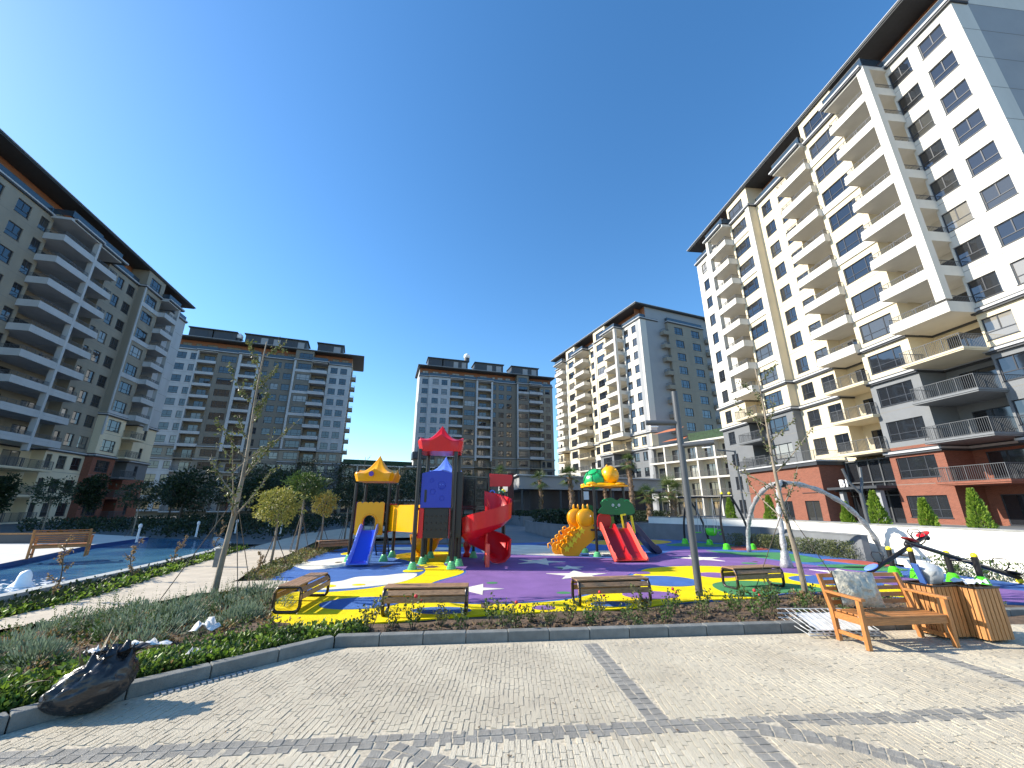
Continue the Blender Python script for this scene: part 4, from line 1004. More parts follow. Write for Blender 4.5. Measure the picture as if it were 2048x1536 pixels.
# long timber bench across the pool, bollards, wet-side bits
q=MB()
lb=empty('long_bench',(-22.0,19.6,.3),'long pale timber bench on a dark base across the pool','bench',None,R(8))
for i in range(4):
    q=MB(); q.box(-2.3,2.3,-.22+.11*i,-.12+.11*i,.38,.44); q.build('slat',BW,lb)
q=MB(); q.box(-2.2,2.2,-.18,.18,0,.378); q.build('base',COR,lb)
WB=mm('white_post',(.7,.7,.68),.5)
for i,(x,y) in enumerate(((-17.6,20.0),(-17.4,23.4),(-17.3,26.5),(-17.0,29.5),(-14.2,26))):
    t=MB(); t.lathe([(.06,0),(.05,.02),(.045,.62),(.075,.66),(.07,.78),(.02,.82)],10); o=t.build('bollard',WB,loc=(x,y,.3),smooth=False)
    tag(o,['white bollard just right of the teak bench on the pool deck','second white bollard right of the pool deck bench','middle white bollard of the row behind the pool','fourth white bollard behind the pool','white bollard nearest the topiary trees behind the pool'][i],'bollard','white bollards behind the pool')
t=MB(); t.box(-.09,.09,-.09,.09,0,.55); o=t.build('service_post',KERB,loc=(-9.1,13.4,.1)); tag(o,'short grey square post between the pool strip and the path','post')
# ================================================================ PLAY EQUIPMENT
def plas(n,c,r=.3): return mat(n,c,r,.03,3,.03,30,spec=.5)
PBLUE=plas('blue_plastic',(.02,.07,.62)); PDBLUE=plas('deep_blue_panel',(.012,.035,.40)); PRED=plas('red_plastic',(.62,.008,.015)); PYEL=plas('golden_plastic',(.93,.40,.0)); PYEL2=plas('bright_yellow_plastic',(.95,.75,.02))
PGRN=plas('green_plastic',(.02,.42,.12)); PDGRN=plas('dark_green_plastic',(.006,.14,.035)); PFOOT=plas('foot_green',(.13,.50,.22)); PLIME=plas('lime_plastic',(.10,.65,.02)); PNAVY=plas('navy_plastic',(.008,.014,.07)); PORG=plas('orange_plastic',(.95,.17,.01)); PSAL=plas('coral_plastic',(.85,.10,.07)); PPUR=plas('violet_plastic',(.10,.03,.35))
PSKY=plas('pale_blue_plastic',(.16,.28,.85))
POLE=mat('black_pole_paint',(.012,.012,.014),.3,spec=.5)
Z0=.06
def foot(q,x,y,s=1,n=4,tilt=0):
    prof=[]; 
    for i in range(n):
        r0=(.165-.02*i)*s; z=.055*i*s+.0; prof+=[(r0,z),(r0*.98,z+.035*s),(r0*.84,z+.05*s)]
    prof.append((.075*s,.055*n*s+.02)); q.lathe(prof,16,(x,y,Z0))
def pole(t,x,y,h,r=.06,cap=None,ft=True,n=4):
    q=MB(); q.tube([(x,y,Z0),(x,y,h)],r,14); p=q.build('pole',POLE,t,auto=40)
    if cap: q=MB(); q.sphere((x,y,h),r*1.12,12,8); q.build('pole_cap',cap,p,smooth=True)
    if ft: q=MB(); foot(q,x,y,.95,n); q.build('foot_cover',PFOOT,p,smooth=False)
    return p
def pagoda(t,c,w,z,sp,m,gable=.2,skirt=.27,name='roof',rz=0):
    q=MB(); n=64; rings=14; hw=w/2
    def edge(a):
        ca,sa=math.cos(a),math.sin(a); k=1/max(abs(ca),abs(sa)); k=min(k,1.30)
        return ca*k*hw,sa*k*hw
    def ztop(a):
        aa=(a%(math.pi/2))-0; d=min(aa,math.pi/2-aa)  # 0 = middle of a side
        side=math.tan(d)                     # 0..1
        g=gable*max(0,1-side/.52)**1.2
        return g+.05*max(0,(side-.75)/.25)
    vs=[]
    for k in range(n):
        a=2*math.pi*k/n; x,y=edge(a); q.v.append((x*.90,y*.90,z-skirt))
    for k in range(n):
        a=2*math.pi*k/n; x,y=edge(a); q.v.append((x*1.0,y*1.0,z-.03+ztop(a)))
    for j in range(rings+1):
        r=1-j/rings
        for k in range(n):
            a=2*math.pi*k/n; x,y=edge(a); rr=.97*r+.004
            h=ztop(a)*(.6*r**2+.25*r)+ sp*(1-r)**2.1 + .02
            q.v.append((x*rr,y*rr,z+h))
    tot=rings+3
    for j in range(tot-1):
        for k in range(n): q.f.append((j*n+k,j*n+(k+1)%n,(j+1)*n+(k+1)%n,(j+1)*n+k)); q.m.append(0)
    q.f.append(tuple(range(n))[::-1]); q.m.append(0)
    o=q.build(name,m,t,auto=38,loc=(c[0],c[1],0)); o.rotation_euler=(0,0,rz); return o
def slide(t,name,a,b,w,m,bed=None,side=.22,lanes=1,n=18,edge=None,wb=None):
    """a top point, b foot point; S profile"""
    a=Vector(a); b=Vector(b); d=Vector((b.x-a.x,b.y-a.y,0)); L=d.length; d/=L; s=Vector((-d.y,d.x,0))
    pts=[]
    for i in range(n+1):
        u=i/n; 
        if u<.12: h=a.z
        elif u>.84: h=b.z+(a.z-b.z)*.0+ .0
        else:
            v=(u-.12)/.72; h=a.z+(b.z-a.z)*(v*v*(3-2*v)*.25+v*.75)
        pts.append(a+d*(L*u)+Vector((0,0,h-a.z)))
    q=MB(); wb=wb or w
    def section(hw):
        T=.05; out=[]
        out=[(-hw-T,-.06),(-hw-T,side),(-hw-.02,side+.035),(-hw,side),(-hw+.03,.02)]
        if lanes==2: out+=[(-.06,.015),(-.035,side*.75),(0,side*.9),(.035,side*.75),(.06,.015)]
        out+=[(hw-.03,.02),(hw,side),(hw+.02,side+.035),(hw+T,side),(hw+T,-.06)]
        return out
    k=len(section(w/2)); base=len(q.v)
    for i,p in enumerate(pts):
        u=i/n; sec=section((w+(wb-w)*u)/2)
        up=Vector((0,0,1))
        for x,z in sec:
            q.v.append(tuple(p+s*x+up*(z*(1 if u<.9 else 1-.75*(u-.9)/.1))))
    for i in range(n):
        for j in range(k):
            j2=(j+1)%k; q.f.append((base+i*k+j,base+i*k+j2,base+(i+1)*k+j2,base+(i+1)*k+j))
            inner = bed is not None and ((4<=j<k-5))
            q.m.append(1 if inner else 0)
    q.f.append(tuple(base+j for j in range(k))); q.m.append(0); q.f.append(tuple(base+n*k+j for j in range(k))[::-1]); q.m.append(0)
    return q.build(name,[m]+([bed] if bed else []),t,auto=35)
# ---- big tower set
PT=empty('play_tower',(-3.8,15,0),'large play tower with red and yellow pagoda roofs, blue slide and red spiral slide','play tower')
class P_:   # work in world coords, parented to an empty with offset
    pass
PT.location=(0,0,0)
def deck(t,x0,x1,y0,y1,z):
    q=MB(); q.box(x0,x1,y0,y1,z-.07,z); return q.build('deck',BLK,t)
def pbx(t,name,m,x0,x1,y0,y1,z0,z1,bev=.01):
    q=MB(); q.box(x0,x1,y0,y1,z0,z1); return q.build(name,m,t,bevel=bev)
# yellow tower
for x,y in((-5.72,15.1),(-4.52,15.2),(-5.78,16.3),(-4.56,16.4)): pole(PT,x,y,2.72)
deck(PT,-5.7,-4.55,15.15,16.35,1.06)
pagoda(PT,(-5.15,15.72),1.46,3.06,.72,PYEL,rz=R(4))
q=MB(); q.lathe([(.09,-.01),(.09,.02)],20); o=q.build('roof_button',PPUR,PT,loc=(-5.16,14.93,3.05)); o.rotation_euler=(R(90),0,0)
# door panel with arch opening and scalloped top
def arch_panel(t,x0,x1,z0,z1,y,aw,az,m,scal=5,th=.05):
    c=(x0+x1)/2; r=aw/2; q=MB()
    def front(pts):
        n=len(pts); q.add([(x,y,z) for x,z in pts]+[(x,y+th,z) for x,z in pts],[tuple(range(n)),tuple(range(n,2*n))[::-1]]+[(i,(i+1)%n,n+(i+1)%n,n+i)[::-1] for i in range(n)])
    arc=[(c+r*math.cos(a),az+r*math.sin(a)) for a in [math.pi*i/16 for i in range(17)]]
    front([(x0,z0),(c-r,z0),(c-r,az),(c-r,z1-.08),(x0,z1-.08)]); front([(c+r,z0),(x1,z0),(x1,z1-.08),(c+r,z1-.08),(c+r,az)])
    for i in range(16):
        (xa,za),(xb,zb)=arc[i],arc[i+1]; front([(xb,zb),(xa,za),(xa,z1-.08),(xb,z1-.08)])
    n=scal; wd=(x1-x0)/n
    for i in range(n):
        cx=x0+wd*(i+.5); pts=[(cx+wd/2*math.cos(a),z1-.08+.07*math.sin(a)) for a in [math.pi*k/8 for k in range(9)]]; front(pts)
    return q.build('door_panel',m,t)
arch_panel(PT,-5.62,-4.62,.93,2.07,15.07,.44,1.38,PYEL)
q=MB(); pts=[(-5.12+.26*math.cos(a),1.38+.26*math.sin(a)) for a in [math.pi*i/16 for i in range(17)]]; q.tube([(x,15.06,z) for x,z in [(-4.86,1.0)]+pts+[(-5.38,1.0)]],.025,6); q.build('arch_moulding',PYEL,PT,smooth=True)
pbx(PT,'side_panel',PPUR,-5.76,-5.70,15.2,16.25,1.0,2.05); pbx(PT,'side_panel',PRED,-4.57,-4.52,15.25,16.3,1.0,2.0)
slide(PT,'blue_slide',(-5.08,15.1,1.08),(-4.93,13.75,.15),.52,PSKY,bed=PBLUE,side=.2,wb=.58)
# ladder at back, crawl bridge
for s in(-.25,.25):
    q=MB(); q.bar((-5.1+s,16.4,1.0),(-5.1+s,17.0,.06),.04); q.build('ladder_rail',POLE,PT)
q=MB()
for k in range(5): z=.2+.18*k; q.bar((-5.35,17.0-.11*k,z),(-4.85,17.0-.11*k,z),.03)
q.build('ladder_rungs',POLE,PT)
q=MB(); q.add([(-4.5,15.3,1.12),(-2.98,14.0,1.12),(-2.98,14.05,1.12),(-4.5,15.35,1.12),(-4.5,15.3,1.95),(-2.98,14.0,1.95),(-2.98,14.05,1.95),(-4.5,15.35,1.95)],[(0,3,2,1),(4,5,6,7),(0,1,5,4),(1,2,6,5),(2,3,7,6),(3,0,4,7)]); 
q.build('bridge_side',PYEL,PT)
q=MB(); q.add([(-4.5,16.1,1.12),(-2.98,14.8,1.12),(-2.98,14.85,1.12),(-4.5,16.15,1.12),(-4.5,16.1,1.95),(-2.98,14.8,1.95),(-2.98,14.85,1.95),(-4.5,16.15,1.95)],[(0,3,2,1),(4,5,6,7),(0,1,5,4),(1,2,6,5),(2,3,7,6),(3,0,4,7)]); q.build('bridge_side',PYEL,PT)
q=MB(); q.add([(-4.5,15.3,1.06),(-2.98,14.0,1.06),(-2.98,14.8,1.06),(-4.5,16.15,1.06),(-4.5,15.3,1.12),(-2.98,14.0,1.12),(-2.98,14.8,1.12),(-4.5,16.15,1.12)],[(0,3,2,1),(4,5,6,7),(0,1,5,4),(1,2,6,5),(2,3,7,6),(3,0,4,7)]); q.build('bridge_floor',PYEL,PT)
# red tower
for x,y in((-3.03,13.2),(-1.87,13.38),(-3.0,14.45),(-1.9,14.55)): pole(PT,x,y,3.72,.068)
for x,y,h in((-2.12,14.72,3.6),(-1.72,14.0,3.0)): pole(PT,x,y,h,.06)
deck(PT,-3.0,-1.9,13.3,14.5,1.86); deck(PT,-3.0,-1.9,13.3,14.5,1.08)
pagoda(PT,(-2.45,13.9),1.5,3.98,.62,PRED,gable=.24,skirt=.33,rz=R(6))
# blue panel with smiley relief
q=MB(); x0,x1,y=-2.93,-1.95,13.24; N=12; pts=[(x0,1.86),(x1,1.86),(x1,2.93)]+[(x1-(x1-x0)*k/N,2.93+.09*math.sin(math.pi*k/N)) for k in range(1,N)]+[(x0,2.93)]
n=len(pts); q.add([(a,y,b) for a,b in pts]+[(a,y+.05,b) for a,b in pts],[tuple(range(n)),tuple(range(n,2*n))[::-1]]+[(i,n+i,n+(i+1)%n,(i+1)%n) for i in range(n)])
bp=q.build('blue_panel',PDBLUE,PT,bevel=.012)
def ring(t,name,m,c,r,th,y,a0=0,a1=360,n=24,sx=1):
    q=MB(); q.tube([(c[0]+sx*r*math.cos(R(a0+(a1-a0)*k/n)),y,c[1]+r*math.sin(R(a0+(a1-a0)*k/n))) for k in range(n+1)],th,6); return q.build(name,m,t,smooth=True)
ring(bp,'moulded_face',PDBLUE,(-2.27,2.55),.12,.012,y-.003); 
for dx in(-.045,.045): q=MB(); q.sphere((-2.27+dx,y-.01,2.58),.016,8,6); q.build('moulded_eye',PSKY,bp,smooth=True)
ring(bp,'moulded_smile',PDBLUE,(-2.27,2.53),.06,.008,y-.003,200,340)
ring(bp,'moulded_spot',PDBLUE,(-2.55,2.35),.08,.01,y-.003); ring(bp,'moulded_spot',PDBLUE,(-2.25,2.15),.07,.01,y-.003); ring(bp,'moulded_spot',PDBLUE,(-2.6,2.7),.06,.01,y-.003)
q=MB(); 
sl=[(-2.77+.04*math.cos(a),(2.38 if math.sin(a)>=0 else 2.06)+.04*math.sin(a)) for a in [2*math.pi*k/20 for k in range(20)]]
q.add([(a,y-.004,b) for a,b in sl],[tuple(range(20))]); q.build('slot',BLK,bp)
# climbing plate with holds
cp=pbx(PT,'climbing_plate',BLK,-2.78,-2.02,13.28,13.33,.95,1.83)
for r_ in range(3):
    for c_ in range(5):
        q=MB(); q.lathe([(.03,0),(.022,.02)],8); o=q.build('hold',DKF,cp,loc=(-2.7+.15*c_,13.28,1.2+.2*r_)); o.rotation_euler=(R(90),0,0)
pbx(PT,'side_board',PRED,-2.96,-2.80,13.26,13.32,.95,1.84); pbx(PT,'side_board',plas('dark_red_board',(.2,.01,.02)),-2.0,-1.95,13.26,13.32,.95,1.84)
pbx(PT,'black_panel',BLK,-1.93,-1.62,13.45,13.5,.95,3.0)
# blue spire roof behind, with side curls
pagoda(PT,(-2.55,15.6),1.25,3.1,.62,PSKY,gable=.12,skirt=.2)
for x,y in((-3.05,15.1),(-2.05,15.1),(-3.05,16.1),(-2.05,16.1)): pole(PT,x,y,2.95,.055)
deck(PT,-3.05,-2.05,15.1,16.1,1.08)
# tube slide mouth (orange inside yellow flare)
def tubeslide():
    path=[Vector((-2.55,16.2,1.2)),Vector((-2.8,17.0,1.05)),Vector((-3.2,17.4,.8)),Vector((-3.5,17.1,.62)),Vector((-3.35,16.3,.5))]
    q=MB(); q.tube(path,.34,20,False); q.build('tube_slide',PORG,PT,smooth=True)
tubeslide()
q=MB(); q.lathe([(.22,.0),(.30,.1),(.46,.3),(.56,.55),(.60,.8),(.57,.8),(.5,.5),(.3,.2)],28,(-3.38,16.6,Z0),1,.8); q.build('slide_flare',PYEL,PT,smooth=True)
q=MB(); q.sphere((-3.38,16.45,.86),.42,20,12,(1,.8,.62)); q.build('slide_mouth',PORG,PT,smooth=True)
# barred bridge to the spiral platform
BR0=(-1.85,14.6); BR1=(-.85,15.6)
def bp_(t,o=0): return (BR0[0]+(BR1[0]-BR0[0])*t+o*.35,BR0[1]+(BR1[1]-BR0[1])*t-o*.35)
for o_ in(0,1.6):
    q=MB(); n=26
    for k in range(n+1):
        x,y=bp_(k/n,-o_); q.box(x-.011,x+.011,y-.011,y+.011,1.9,2.95)
    a=bp_(0,-o_); b=bp_(1,-o_); q.bar((*a,2.95),(*b,2.95),.045); q.bar((*a,1.9),(*b,1.9),.045); q.build('bridge_bars',POLE,PT)
q=MB(); a,b=bp_(0,0),bp_(1,0); c,d=bp_(1,-1.6),bp_(0,-1.6); q.add([(*p,1.8) for p in(a,b,c,d)]+[(*p,1.86) for p in(a,b,c,d)],[(0,3,2,1),(4,5,6,7),(0,1,5,4),(1,2,6,5),(2,3,7,6),(3,0,4,7)]); q.build('bridge_deck',BLK,PT)
for x,y,h in((-.9,15.55,2.95),(-1.45,16.15,2.95),(-.35,16.2,2.5),(-.3,15.6,2.45)): pole(PT,x,y,h,.055,PYEL2 if h<2.9 else None)
deck(PT,-1.3,-.3,15.55,16.3,1.86)
pbx(PT,'red_panel',PRED,-.86,-.36,15.5,15.56,1.75,2.3); 
q=MB(); pp=[(-.86,2.62),(-.1,2.62),(-.02,2.72),(.02,2.95),(0,3.05),(-.86,3.1)]; n=len(pp); q.add([(a,15.56,b) for a,b in pp]+[(a,15.61,b) for a,b in pp],[tuple(range(n)),tuple(range(n,2*n))[::-1]]+[(i,n+i,n+(i+1)%n,(i+1)%n) for i in range(n)]); q.build('red_flag_panel',PRED,PT,bevel=.01)
for x,m in((-.75,PSKY),(-.42,PFOOT)): ring(PT,'letter_loop',m,(x,2.38),.09,.03,15.5,0,180)
q=MB(); q.sphere((-1.0,15.5,2.2),.1,10,8,(.5,.5,2)); q.build('red_bead',PRED,PT,smooth=True)
# spiral slide
def spiral():
    q=MB(); cx,cy=-.86,14.25; R0=.45; hw=.33; turns=1.27; n=84; a0=R(100)
    sec=[(-hw,.34),(-hw,.08),(-hw*.6,-.04),(0,-.09),(hw*.6,-.04),(hw,.12),(hw+.05,.58),(hw+.10,.60),(hw+.07,.08),(hw*.65,-.10),(0,-.14),(-hw*.65,-.10),(-hw-.05,.06),(-hw-.05,.36)]
    k=len(sec)
    for i in range(n+1):
        u=i/n; a=a0-turns*2*math.pi*u; z=1.85+(.22-1.85)*u
        if u>.93: z=max(z,.24)
        r0=R0*(1-.08*u)
        for x,zz in sec:
            rr=r0+x; q.v.append((cx+rr*math.cos(a),cy+rr*math.sin(a),z+zz))
    for i in range(n):
        for j in range(k): q.f.append((i*k+j,i*k+(j+1)%k,(i+1)*k+(j+1)%k,(i+1)*k+j)); q.m.append(0)
    q.f.append(tuple(range(k))); q.m.append(0); q.f.append(tuple(n*k+j for j in range(k))[::-1]); q.m.append(0)
    return q.build('spiral_slide',PRED,PT,auto=40)
spiral()
q=MB(); q.tube([(-.86,14.25,Z0),(-.86,14.25,1.9)],.05,14); q.build('centre_post',PRED,PT,auto=40)
q=MB(); q.tube([(-.78,13.72,Z0),(-.78,13.72,.75)],.07,16); q.build('slide_leg',PSAL,PT,auto=40)
# ---- red horse spring figure and far letter play item
sp=empty('spring_toy',(-1.72,16.4,Z0),'small red upright spring toy standing behind the red tower','spring toy')
q=MB(); q.lathe([(.16,0),(.14,.1),(.08,.18),(.12,.3),(.16,.42),(.1,.55),(.13,.7),(.12,.84),(.05,.9)],14); q.build('body',PRED,sp,smooth=True)
q=MB(); q.sphere((.12,-.02,.82),.07,10,8,(1.6,.8,.8)); q.build('nose',PRED,sp,smooth=True)
# ---- turtle tower
TT=empty('play_tower',(0,0,0),'small play tower with green and yellow turtle roof and double red slide','play tower')
for x,y in((3.28,16.55),(4.52,16.75),(3.05,17.9),(4.3,18.05)): pole(TT,x,y,2.66,.055,n=3)
deck(TT,3.1,4.5,16.6,18.0,1.05)
q=MB(); nn=48
pl=[]
for k in range(nn):
    a=2*math.pi*k/nn; ca,sa=math.cos(a),math.sin(a); kk=min(1/max(abs(ca),abs(sa)),1.25)*(1+.035*math.sin(a*8)); pl.append((3.85+ca*kk*.84,17.3+sa*kk*.84))
q.prism(pl,2.66,2.74); rt=q.build('roof_plate',PYEL,TT,bevel=.03)
q=MB()
N=20
for i in range(N+1):
    for j in range(N+1):
        u=i/N*2-1; v=j/N*2-1; r_=math.sqrt(u*u+v*v); h=.16*max(0,1-r_**2)+.04*math.cos(math.atan2(v,u)*6)*min(1,r_)*max(0,1.2-r_); q.v.append((3.85+u*.8,17.3+v*.8,2.745+max(0,h)))
for i in range(N):
    for j in range(N): q.f.append((i*(N+1)+j,(i+1)*(N+1)+j,(i+1)*(N+1)+j+1,i*(N+1)+j+1)); q.m.append(0)
q.build('roof_body',PYEL,TT,smooth=True)
# shell
def dome(t,name,m,c,rad,tilt,seg=True):
    q=MB(); q.sphere((0,0,0),1,32,20,rad)
    if seg:
        import_cells=[(math.cos(a)*.95,math.sin(a)*.95) for a in [2*math.pi*k/6 for k in range(6)]]
        for i,v in enumerate(q.v):
            x,y,z=v[0]/rad[0],v[1]/rad[1],v[2]/rad[2]
            ds=sorted([math.hypot(x-0,y-0)]+[math.hypot(x-a*.8,y-b*.8) for a,b in import_cells]); g=min(1,(ds[1]-ds[0])/.12)
            s_=.94+.06*g; q.v[i]=(v[0]*s_,v[1]*s_,v[2]*s_)
    o=q.build(name,m,t,smooth=True,loc=c); o.rotation_euler=tilt; return o
sh=dome(TT,'turtle_shell',PGRN,(3.50,17.2,3.0),(.50,.46,.40),(R(28),R(-26),0))
# hexagonal shell plates: raised seams
q=MB()
def shp(x,y,s=1.03):
    z=math.sqrt(max(0,1-x*x-y*y)); return (x*.50*s,y*.46*s,z*.40*s)
for k in range(6):
    a=2*math.pi*k/6; b=2*math.pi*(k+1)/6; r_=.42
    q.tube([shp(r_*math.cos(a+(b-a)*t/4),r_*math.sin(a+(b-a)*t/4)) for t in range(5)],.014,5); q.tube([shp((r_+(.93-r_)*t/4)*math.cos(a),(r_+(.93-r_)*t/4)*math.sin(a)) for t in range(5)],.014,5)
q.build('shell_seams',PDGRN,sh,smooth=True)
q=MB(); q.sphere((0,0,0),1,28,18,(.37,.40,.40)); hd=q.build('turtle_head',PYEL,TT,smooth=True,loc=(4.08,17.0,3.14)); 
q=MB(); q.sphere((.02,0,.0),1,20,14,(.30,.3,.28)); q.build('turtle_neck',PYEL,TT,smooth=True,loc=(4.0,17.05,2.88))
for dy in(-.28,.12): q=MB(); q.sphere((.20,dy,.20),.05,10,8); q.build('eye_bump',PYEL,hd,smooth=True)
q=MB(); q.sphere((-.12,-.1,.37),.05,8,6,(1,1,1.3)); q.build('head_tuft',PYEL,hd,smooth=True)
for x,y in((3.25,16.75),(4.4,16.75),(3.2,17.9),(4.35,17.9)): q=MB(); q.sphere((x,y,2.78),.17,14,8,(1.3,1,.5)); q.build('turtle_foot',PYEL,TT,smooth=True)
def blob(t,name,m,pts,y,th=.05,sm=True,n=6):
    pp=closed(pts,n) if sm else pts; k=len(pp); q=MB(); q.add([(a,y,b) for a,b in pp]+[(a,y+th,b) for a,b in pp],[tuple(range(k)),tuple(range(k,2*k))[::-1]]+[(i,k+i,k+(i+1)%k,(i+1)%k) for i in range(k)]); return q.build(name,m,t,bevel=.008)
gf=blob(TT,'face_panel',PDGRN,[(3.52,1.62),(4.78,1.6),(4.83,1.95),(4.65,2.12),(4.4,2.22),(4.2,2.14),(4.0,2.24),(3.75,2.2),(3.55,2.05),(3.6,1.9),(3.5,1.8)],16.62)
for x in(4.03,4.27):
    ring(gf,'eye',M_['sign_white'],(x,1.95),.045,.013,16.61,n=14,sx=.8); 
q=MB(); q.sphere((4.15,16.6,1.86),.02,8,6); q.build('nose',M_['sign_white'],gf,smooth=True); ring(gf,'smile',PGRN,(4.15,1.83),.06,.009,16.61,200,340)
ring(gf,'ear_curl',PGRN,(3.72,2.06),.11,.02,16.61,30,170); ring(gf,'ear_curl',PGRN,(4.6,2.04),.11,.02,16.61,10,150)
ap=blob(TT,'apple_panel',PRED,[(3.5,1.55),(3.75,1.62),(3.98,1.55),(4.0,1.25),(3.85,1.0),(3.65,.98),(3.45,1.15)],17.0)
blob(TT,'apple_panel',PRED,[(3.1,1.65),(3.3,1.75),(3.42,1.65),(3.42,1.45),(3.25,1.35),(3.08,1.45)],17.6); blob(TT,'leaf_panel',PDGRN,[(2.9,1.75),(3.2,1.98),(3.5,1.85),(3.3,1.65),(3.0,1.62)],17.65)
pbx(TT,'stem_panel',plas('olive_panel',(.10,.22,.02)),3.95,4.15,17.05,17.1,.8,1.5)
q=MB(); q.bar((4.33,16.6,1.55),(4.40,16.6,1.02),.13,.05); q.build('entry_post',PYEL2,TT); q=MB(); q.bar((4.72,16.6,1.55),(4.80,16.6,.9),.14,.05); q.build('entry_post',PYEL2,TT)
q=MB(); q.bar((4.3,16.6,1.57),(4.5,16.6,1.6),.12,.06); q.build('entry_post',PYEL2,TT)
slide(TT,'double_slide',(3.98,16.6,1.08),(4.12,14.75,.14),1.02,PSAL,bed=plas('dark_red_bed',(.38,.01,.015)),side=.2,lanes=2,wb=1.04)
slide(TT,'navy_slide',(4.8,17.4,1.05),(6.0,17.6,.14),.5,PNAVY,side=.22)
# caterpillar climber: two bulbous side walls with star steps between
def caterpillar():
    for k,y in enumerate((17.0,17.55)):
        pts=[(3.28,1.55),(3.2,1.76),(2.98,1.86),(2.76,1.84),(2.58,1.66),(2.56,1.40),(2.64,1.18),(2.50,1.08),(2.36,1.0),(2.36,.86),(2.22,.84),(2.10,.74),(2.12,.60),(1.98,.56),(1.9,.42),(1.92,.20),(2.15,.07),(2.5,.07),(2.75,.35),(3.1,.62),(3.3,.9),(3.36,1.1),(3.2,1.22),(3.3,1.38)]
        ox=.0 if k==0 else -.30; pts=[(a+.02+ox,b-.05) for a,b in pts]; w_=blob(TT,'climber_wall',PYEL,pts,y-.3,.13)
        q=MB(); q.sphere((2.94+ox,y-.3,1.47),1,24,14,(.34,.08,.34)); q.build('head_bulge',PYEL,w_,smooth=True)
        if k==0: q=MB(); q.sphere((3.12,y-.375,1.53),.028,8,6); q.build('eye',M_['sign_white'],w_,smooth=True)
        for x in(2.86+ox,3.04+ox): q=MB(); q.sphere((x,y-.25,1.87),1,10,8,(.045,.04,.13)); q.build('horn',PYEL,w_,smooth=True)
        for j in range(5):
            u=j/4; x,z=2.52+ox-.62*u,1.0-.62*u; q=MB(); q.tube([(x+.02,y-.32,z-.02),(x-.06,y-.34,z+.13),(x-.15,y-.34,z+.08),(x-.14,y-.32,z-.08)],.03,8); q.build('antenna_loop',PYEL,w_,smooth=True)
    for i in range(5):
        u=i/4; x,z=2.62-.62*u,1.06-.66*u
        p=[]
        for k in range(10):
            a=R(90)+math.pi*k/5; r_=.15 if k%2==0 else .07; p.append((r_*math.cos(a),r_*math.sin(a)))
        q=MB(); q.prism(p,0,.04); o=q.build('star_step',PYEL2,TT,loc=(x+.13,16.66,z-.08)); o.rotation_euler=(R(90),0,0)
        q=MB(); q.box(x-.1,x+.12,16.8,17.25,z-.09,z-.05); q.build('step',PYEL,TT)
caterpillar()
# ---- swing set
SW=empty('swing_set',(9.3,20.4,Z0),'black framed swing set with green seats at the back right of the playground','swing set')
sw=lambda x,y,z: (x-9.3,y-20.4,z)
def bow(name,f,top,par=SW,r=.05,b=.16):
    pts=[]
    for k in range(9):
        u=k/8; p=Vector(f)*(1-u)+Vector(top)*u; d=(Vector(f)-Vector(top)); s_=Vector((d.x,d.y,0)); s_=s_.normalized() if s_.length>.01 else Vector((0,0,0)); p+=s_*b*math.sin(math.pi*u); pts.append(p)
    q=MB(); q.tube(pts,r,12); l=q.build(name,POLE,par,auto=40)
    q=MB(); prof=[(.17,0),(.165,.06),(.15,.08),(.13,.2),(.07,.26)]; q.lathe(prof,14,f); q.build('foot_cover',PLIME,l)
    q=MB(); q.sphere(top,.065,10,8); q.build('end_cap',PYEL2,l,smooth=True)
bow('leg',sw(8.94,22.05,0),sw(9.2,21.6,2.35)); bow('leg',sw(9.95,21.5,0),sw(9.2,21.75,2.35)); bow('leg',sw(9.62,19.2,0),sw(9.75,19.2,2.42)); bow('leg',sw(10.75,19.15,0),sw(10.1,19.2,2.42))
q=MB(); q.tube([sw(8.7,21.7,2.28),sw(10.2,19.1,2.3)],.055,12); q.build('top_bar',POLE,SW,auto=40)
def swing(c,dx,kind):
    p=Vector(sw(c[0],c[1],.62))
    q=MB()
    for s_ in(-.22,.22):
        for e in(-.12,.12): q.tube([p+Vector((s_*.6,-s_,.0))+Vector((e,e*.6,0)),p+Vector((s_*.6,-s_,1.66))],.012,5)
    ch=q.build('swing_chain',mm('chain_steel',(.5,.5,.5),.4,metal=.5) if 'chain_steel' not in M_ else M_['chain_steel'],SW)
    if kind: 
        q=MB(); q.lathe([(.10,-.12),(.2,-.08),(.24,.05),(.25,.22),(.22,.22),(.18,.0)],16,p); q.build('baby_seat',PLIME,ch,smooth=True)
        q=MB(); q.tube([p+Vector((.2,-.1,.1)),p+Vector((.42,-.2,.16)),p+Vector((.40,-.2,.0)),p+Vector((.3,-.16,-.06))],.035,8); q.build('seat_hook',PLIME,ch,smooth=True)
    else:
        q=MB(); q.box(p.x-.25,p.x+.25,p.y-.09,p.y+.09,p.z-.03,p.z+.01); q.build('flat_seat',PLIME,ch,bevel=.01)
swing((9.1,21.0),0,0); swing((9.55,20.3),0,1)
